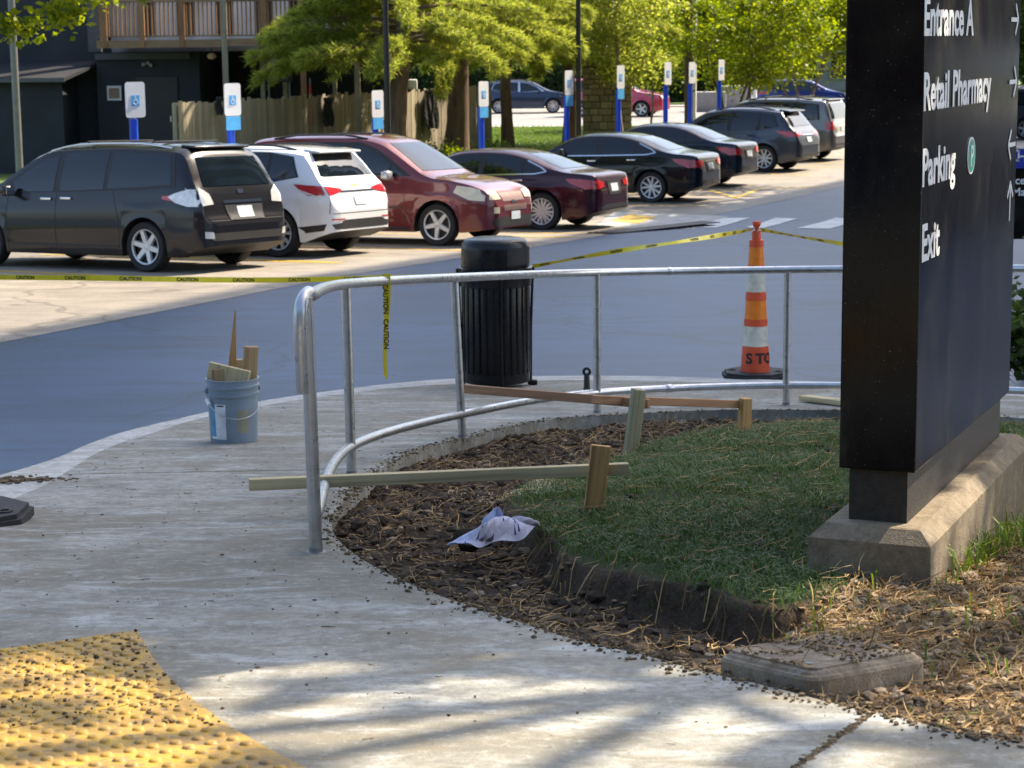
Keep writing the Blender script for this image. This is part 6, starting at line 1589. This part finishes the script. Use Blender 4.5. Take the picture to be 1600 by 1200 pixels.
def pine(name, label, base, lean, r, h, zb, reach, seed, n_br=70, dense=1.0, extra=(), group='pine trees along the fence'):
    rg = random.Random(seed); nr = np.random.default_rng(seed)
    t = thing(name, label, 'tree', base, 0, group); mb = MB()
    top = Vector((lean[0] * h, lean[1] * h, h))
    tp = [Vector((lean[0] * z + .06 * math.sin(z * 1.3 + seed), lean[1] * z, z)) for z in [-.1] + [h * i / 10 for i in range(1, 11)]]
    mb.tube(tp, [r * (1.25 if i == 0 else 1 - .075 * i) for i in range(11)], 12)
    tufts = []
    brs = []
    for i in range(n_br):
        z = zb + (h - zb) * (i / n_br) ** 1.5; L = reach * (1 - .75 * (z - zb) / (h - zb)) * rg.uniform(.55, 1.1); a = rg.uniform(0, 2 * math.pi)
        brs.append((z, L, a, rg.uniform(-.05, .22)))
    for z, L, a, dr_ in list(brs) + list(extra):
        s = Vector((lean[0] * z, lean[1] * z, z)); k = 8
        pts = [s + Vector((math.cos(a) * L * q / k, math.sin(a) * L * q / k, L * (.18 * q / k - (dr_ + .25) * (q / k) ** 2))) for q in range(k + 1)]
        mb.tube(pts, [.05 * (1 - .8 * q / k) + .008 for q in range(k + 1)], 5)
        m_ = int(L * 30 * dense)
        for _ in range(m_):
            q = rg.uniform(.18, 1.0) ** .8 * k; i0 = min(k - 1, int(q)); p = pts[i0].lerp(pts[i0 + 1], q - i0)
            sw_ = rg.uniform(-1, 1) * (.10 + .32 * L * .3 * (1.1 - q / k)); p = p + Vector((-math.sin(a) * sw_, math.cos(a) * sw_, rg.uniform(-.16, .12)))
            d = Vector((math.cos(a), math.sin(a), rg.uniform(-.7, .5))).normalized(); tufts.append((p, d))
    mb.build('trunk', MATS['bark'], t, 60)
    P = np.array([p[:] for p, d in tufts]); D = np.array([d[:] for p, d in tufts]); K = 16
    P = np.repeat(P, K, 0); D = np.repeat(D, K, 0); n = len(P)
    dv = unit(D * .8 + nr.normal(size=(n, 3)) * .62 + np.array([0, 0, -.15])); L_ = nr.uniform(.10, .24, (n, 1)); sd = unit(np.cross(dv, nr.normal(size=(n, 3)))) * .013
    o_ = nr.normal(size=(n, 3)) * .035
    V = np.stack([P + o_ - sd, P + o_ + sd, P + o_ + dv * L_], 1).reshape(-1, 3)
    link('crown', np_mesh('crown', V, np.arange(3 * n).reshape(n, 3), MATS['needle']), t); return t
def gpos(u, d, up=.1): return (bx_(u, d), d, z_street(d) + up)
pine('pine_tree', 'leaning pine with drooping needles beside the black lamp post', gpos(624, 53), (.05, 0), .28, 11, 3.15, 3.9, 3, 84, 1.25, extra=[(3.3, 3.9, math.radians(190), .0), (3.6, 3.6, math.radians(205), -.05), (3.0, 3.2, math.radians(184), .02), (3.9, 3.2, math.radians(196), -.05), (3.2, 3.0, math.radians(215), -.02), (4.2, 2.8, math.radians(186), -.05), (3.5, 3.4, math.radians(180), -.03), (4.4, 2.6, math.radians(200), -.05)])
pine('pine_tree', 'pine with the thickest trunk in front of the fence', gpos(719, 58), (.005, 0), .33, 13, 3.3, 4.2, 5, 90, 1.25)
pine('pine_tree', 'pine with a slim trunk standing before the dark blue crossover', gpos(795, 66), (.02, 0), .20, 10, 3.0, 3.6, 8, 80, 1.25)
pine('pine_tree', 'pine standing behind the second black lamp post', gpos(893, 68), (.0, 0), .24, 11, 2.9, 4.0, 13, 84, 1.25)
leafy_tree('young_tree', 'soft green young tree hanging over the stone wall', gpos(975, 64), 7, (-.2, 0, 4.3), (1.6, 1.5, 2.3), 60, 15000, .075, 'needle', .09, 1, 'bark_pale', .34, 31)
leafy_tree('small_tree', 'yellow-green multi-stemmed tree between the sign posts', gpos(1142, 72, 0), 6, (.3, 0, 3.9), (3.1, 2.4, 2.1), 90, 22000, .085, 'leaf_bright', .06, 4, 'bark', .42, 41, None, 1.6)
leafy_tree('small_tree', 'bright yellow-green spreading tree before the royal blue crossover', gpos(1250, 84, 0), 6, (.2, 0, 4.2), (3.6, 2.6, 2.2), 110, 30000, .09, 'leaf_bright', .07, 5, 'bark_pale', .42, 43, None, 1.9)
leafy_tree('small_tree', 'thin young street tree by the red car', gpos(1022, 80, 0), 5, (0, 0, 3.6), (1.6, 1.4, 1.8), 40, 9000, .09, 'leaf_bright', .05, 1, 'bark_pale', .42, 47, None, 1.7)
# big maple out of frame on the left, its lowest branches hang into view
leafy_tree('maple_tree', 'bright green maple whose low branches hang before the black building', (-12.2, 34.0, z_street(34)), 9, (2.75, .6, 5.5), (4.6, 3.4, 2.4), 150, 30000, .10, 'leaf_bright', .26, 1, 'bark', .30, 51, None, 3.1)
# street trees that shade the walk, beside the sign
GS = 'street trees shading the walk'
leafy_tree('street_tree', 'tall airy street tree nearer the corner of the walk', (5.8, 8.8, z_street(8.8)), 12, (.2, .2, 9.0), (4.6, 4.2, 3.4), 28, 2100, .20, 'leaf_mid', .22, 1, 'bark', .46, 64, GS, 5.4)
leafy_tree('street_tree', 'leafy street tree by the crosswalk behind the black sign', (10.4, 48.8, z_street(48.8)), 11, (-.2, 0, 8.0), (4.6, 4.4, 3.0), 34, 3600, .20, 'leaf_mid', .2, 1, 'bark', .5, 63, GS, 5.2)

# ================================================================== LAWN EDGES, SHRUBS, HEDGES
def lawn_pts(n, x0, x1, y0, y1):
    X = NR.uniform(x0, x1, n); Y = NR.uniform(y0, y1, n); k = in_poly(X, Y, LAWN); return X[k], Y[k]
X, Y = lawn_pts(60000, -5, 5.6, 50, 84)
blades('lawn_grass', np.stack([X, Y, np.array([z_street(y) for y in Y]) + .105], 1), .05, .14, .010, MATS['lawn_blade'], .7, 'sunlit lawn grass between the parking bays and the back street', 'grass')
def shrub(label, u, v, d, r, h, n, size, mat, seed, name='shrub'):
    nr = np.random.default_rng(seed); b = at(u, v, d); g = z_street(d) + .1
    t = thing(name, label, 'shrub', (b.x, d, g)); P = nr.normal(size=(n, 3)) * np.array([r * .5, r * .5, h * .28]) + np.array([0, 0, h * .5]); P = P[P[:, 2] > .02]
    V, F = leaf_cards(P, size, 1.6, .6, nr); link('foliage', np_mesh('foliage', V, F, MATS[mat]), t)
    mb = MB()
    for i in range(5): a = i * 1.26; mb.tube([(0, 0, 0), (math.cos(a) * r * .3, math.sin(a) * r * .3, h * .7)], [.014, .005], 5)
    mb.build('stem', MATS['bark'], t)
shrub('bushy plant with small pale leaves at the foot of the fence', 668, 232, 55, .5, .7, 1200, .06, 'lawn_blade', 1)
shrub('low leafy plant beside the thickest pine trunk', 706, 225, 56, .35, .6, 600, .06, 'leaf_bright', 2)
shrub('leafy weed patch by the fence end', 765, 222, 62, .6, .5, 1000, .05, 'lawn_blade', 3)
shrub('spray of yellow leaves beside the black lamp post', 598, 135, 55, .35, 2.7, 300, .07, 'leaf_bright', 4)
def hedge(label, u0, u1, vt, d, depth, n, seed, mat='hedge_leaf'):
    nr = np.random.default_rng(seed); x0, x1 = bx_(u0, d), bx_(u1, d); g = z_street(d) + .1; h = at(800, vt, d).z - g
    t = thing('hedge', label, 'hedge', ((x0 + x1) / 2, d, g)); w = x1 - x0
    mb = MB(); mb.box((0, depth / 2, h * .46), (w * .94, depth * .8, h * .9)); mb.build('core', M('hedge_core', (.012, .022, .008), .95), t)
    P = nr.uniform(-1, 1, (n, 3)); ax_ = nr.integers(0, 3, n); k = np.arange(n); P[k, ax_] = np.sign(P[k, ax_]); P += nr.normal(size=(n, 3)) * .05
    P = P * np.array([w / 2, depth / 2, h / 2]) + np.array([0, depth / 2, h / 2]); V, F = leaf_cards(P, .16, 1.5, .8, nr)
    link('foliage', np_mesh('foliage', V, F, MATS[mat]), t)
hedge('dark clipped hedge across the back street behind the utility pole', 1000, 1075, 95, 116, 2, 5000, 5)
hedge('dark green hedge right of the white metal pole across the street', 1088, 1180, 92, 117, 2, 6000, 6)
hedge('long green hedge across the street behind the dark blue crossover', 640, 985, 100, 118, 3, 16000, 7)
# far row of trees and houses closes the view
for i, (u, d, w_, s) in enumerate(((560, 124, 6, 71), (700, 128, 7, 72), (830, 126, 7, 73), (960, 130, 7, 74), (1090, 134, 6, 75), (1350, 130, 7, 76), (1560, 128, 7, 77), (1680, 120, 6, 78))):
    leafy_tree('background_tree', ['broad green tree rising behind the deck end', 'broad green tree rising behind the thickest pine', 'green tree rising above the dark blue crossover', 'green tree rising behind the stone wall', 'green tree rising behind the utility poles', 'green tree rising behind the black sign', 'green tree above the information sign', 'green tree past the end of the information sign'][i], gpos(u, d), 12, (0, 0, 6), (w_, 4, 5), 90, 9000, .34, 'leaf_mid', .3, 1, 'bark', 1.0, s, 'trees across the back street', .6)
hs_ = thing('pale_house', 'pale blue-grey building with tall windows behind the bright green trees', 'building', (bx_(1240, 140), 140, z_street(140)))
mb = MB(); mb.box((0, 5, 5), (22, 10, 10)); mb.build('wall', MATS['house_pale'], hs_)
for i in range(10):
    for z in (1.8, 5.0, 8.0):
        mb = MB(); mb.box((-9.4 + 2.08 * i, -.02, z), (1.3, .08, 1.9)); w_ = mb.build('window', MATS['trim_white'], hs_); mb = MB(); mb.box((-9.4 + 2.08 * i, -.05, z), (1.1, .06, 1.7)); mb.build('pane', MATS['window_dark'], w_)
mb = MB(); mb.box((0, 5, 10.2), (22.6, 10.6, .4)); mb.build('roof', MATS['roof_black'], hs_)
h2 = thing('tan_house', 'tan house with a low wall seen between pine branches', 'building', (bx_(670, 122), 122.0, z_street(122)))
mb = MB(); mb.box((0, 3, 2.4), (9, 6, 4.8)); mb.build('wall', M('tan_siding', (.42, .34, .25), .85), h2)
mb = MB(); mb.add([(-5, -.5, 4.8), (5, -.5, 4.8), (5, 6.5, 4.8), (-5, 6.5, 4.8), (-5, 3, 7.4), (5, 3, 7.4)], [(0, 1, 5, 4), (2, 3, 4, 5), (1, 2, 5), (3, 0, 4), (3, 2, 1, 0)]); mb.build('roof', MATS['roof_black'], h2)
for x in (-2.6, 0, 2.6): mb = MB(); mb.box((x, -.02, 1.8), (1.2, .1, 1.5)); mb.build('window', MATS['window_dark'], h2)
for u, v, d, w_, h_, lab in ((1108, 158, 104, 1.6, 1.0, 'low grey concrete planter block on the far verge'), (1148, 160, 108, 1.4, 1.2, 'tall grey concrete block by the multi-stemmed tree')):
    p = at(u, v, d); o = MB().rbox((0, 0, h_ / 2), (w_, 1.0, h_), .06).build('concrete_block', MATS['box_grey'], None, 40); o.location = (p.x, d, z_street(d)); tag(o, lab, 'block')
# low wall of pale kerb along the back street
drape('back_kerb', [(-60, 86.6), (6, 86.6), (6, 87.9), (-60, 87.9)], MATS['curb_concrete'], .02, kind='structure')
drape('far_pavement', [(-90, 112.2), (120, 112.2), (120, 113.9), (-90, 113.9)], MATS['curb_concrete'], .05, kind='structure')

# ================================================================== SECOND SIGN AT THE RIGHT
DS = 17.5
p = at(1578, 232, DS); s2 = thing('information_sign', 'black information sign with a blue header behind the wayfinding sign', 'sign', (p.x, DS, z_street(DS)))
mpx = DS / FPX
zt2 = p.z - s2.location.z; zm = at(1578, 264, DS).z - s2.location.z; zb2 = at(1578, 374, DS).z - s2.location.z
mb = MB(); mb.rbox((.72, .06, (zt2 + zb2) / 2), (1.5, .12, zt2 - zb2), .01); mb.build('panel', MATS['black_gloss'], s2, 40)
mb = MB(); mb.box((.72, -.004, (zt2 + zm) / 2), (1.49, .012, zt2 - zm - .01)); mb.build('header', MATS['sign_navy'], s2)
for x in (.25, 1.2): mb = MB(); mb.box((x, .06, zb2 / 2), (.12, .08, zb2)); mb.build('post', MATS['black_metal'], s2)
for s_, u, v, sz in (('C', 1576, 252, .14), ('H', 1589, 252, .12), ('nce', 1578, 288, .095), ('Ma', 1582, 306, .095)):
    q = at(u, v, DS - .02); o = link('lettering', text_mesh(s_, sz, MATS['letter_white'], .002, .0005), s2); o.location = (q.x - s2.location.x, -.0135 if s_ in 'CH' else -.002, q.z - s2.location.z); o.rotation_euler = (math.pi / 2, 0, 0)
shrub('dark leafy shrub at the foot of the information sign', 1596, 405, 16.6, .5, .75, 1600, .06, 'leaf_mid', 9)

# ================================================================== HOSPITAL BLOCK (unseen; place and size set for the shade over the street)
hb_c = E_N * 6.8 + E_T * 68; hb = thing('hospital_shade_block', 'tall unseen hospital block shaped to shade the street from its right side', 'building', (hb_c.x, hb_c.y, z_street(60)), math.atan2(E_T.y, E_T.x))
HL, HW, HH = 76.0, 7.6, 36.0
mb = MB(); mb.box((0, 0, HH / 2 - .5), (HL, HW, HH + 1)); mb.build('wall', MATS['hospital_wall'], hb)
for f_ in range(9):
    mb = MB(); mb.box((0, HW / 2 + .02, 2.4 + 3.9 * f_), (HL - 3, .12, 1.9)); mb.build('window_band', MATS['window_dark'], hb)
    mb = MB(); mb.box((-HL / 2 - .02, 0, 2.4 + 3.9 * f_), (.12, HW - 3, 1.9)); mb.build('window_band', MATS['window_dark'], hb)
mb = MB(); mb.box((0, 0, HH + .3), (HL + .5, HW + .5, .6)); mb.build('parapet', MATS['trim_white'], hb)

# unseen wing and trees added behind the camera for reflections and less sky fill
eb = thing('mirrored_wing', 'low unseen wing added behind the corner of the walk for reflections', 'building', (-6, -26, z_walk(-3)))
mb = MB(); mb.box((0, 0, 3.5), (70, 12, 8)); mb.build('wall', M('brown_brick', (.085, .052, .038), .9, var=.2), eb)
for f_ in range(2):
    mb = MB(); mb.box((0, 6.02, 2.6 + 3.9 * f_), (66, .12, 1.9)); mb.build('window_band', MATS['window_dark'], eb)
for i, (x, y) in enumerate(((-24, -6), (-15, -10), (-7, -13), (3, -12), (12, -9))):
    leafy_tree('mirrored_tree', ['unseen green tree at the far end of the added wing', 'unseen green tree by the windows of the added wing', 'unseen green tree before the middle of the added wing', 'unseen green tree added behind the tactile pad corner', 'unseen green tree at the street end of the added wing'][i], (x, y, z_walk(-3)), 9, (0, 0, 5.4), (3.6, 3.2, 3.6), 60, 5000, .28, 'leaf_mid', .2, 1, 'bark', .8, 90 + i, 'unseen trees added for reflections', 1.4)
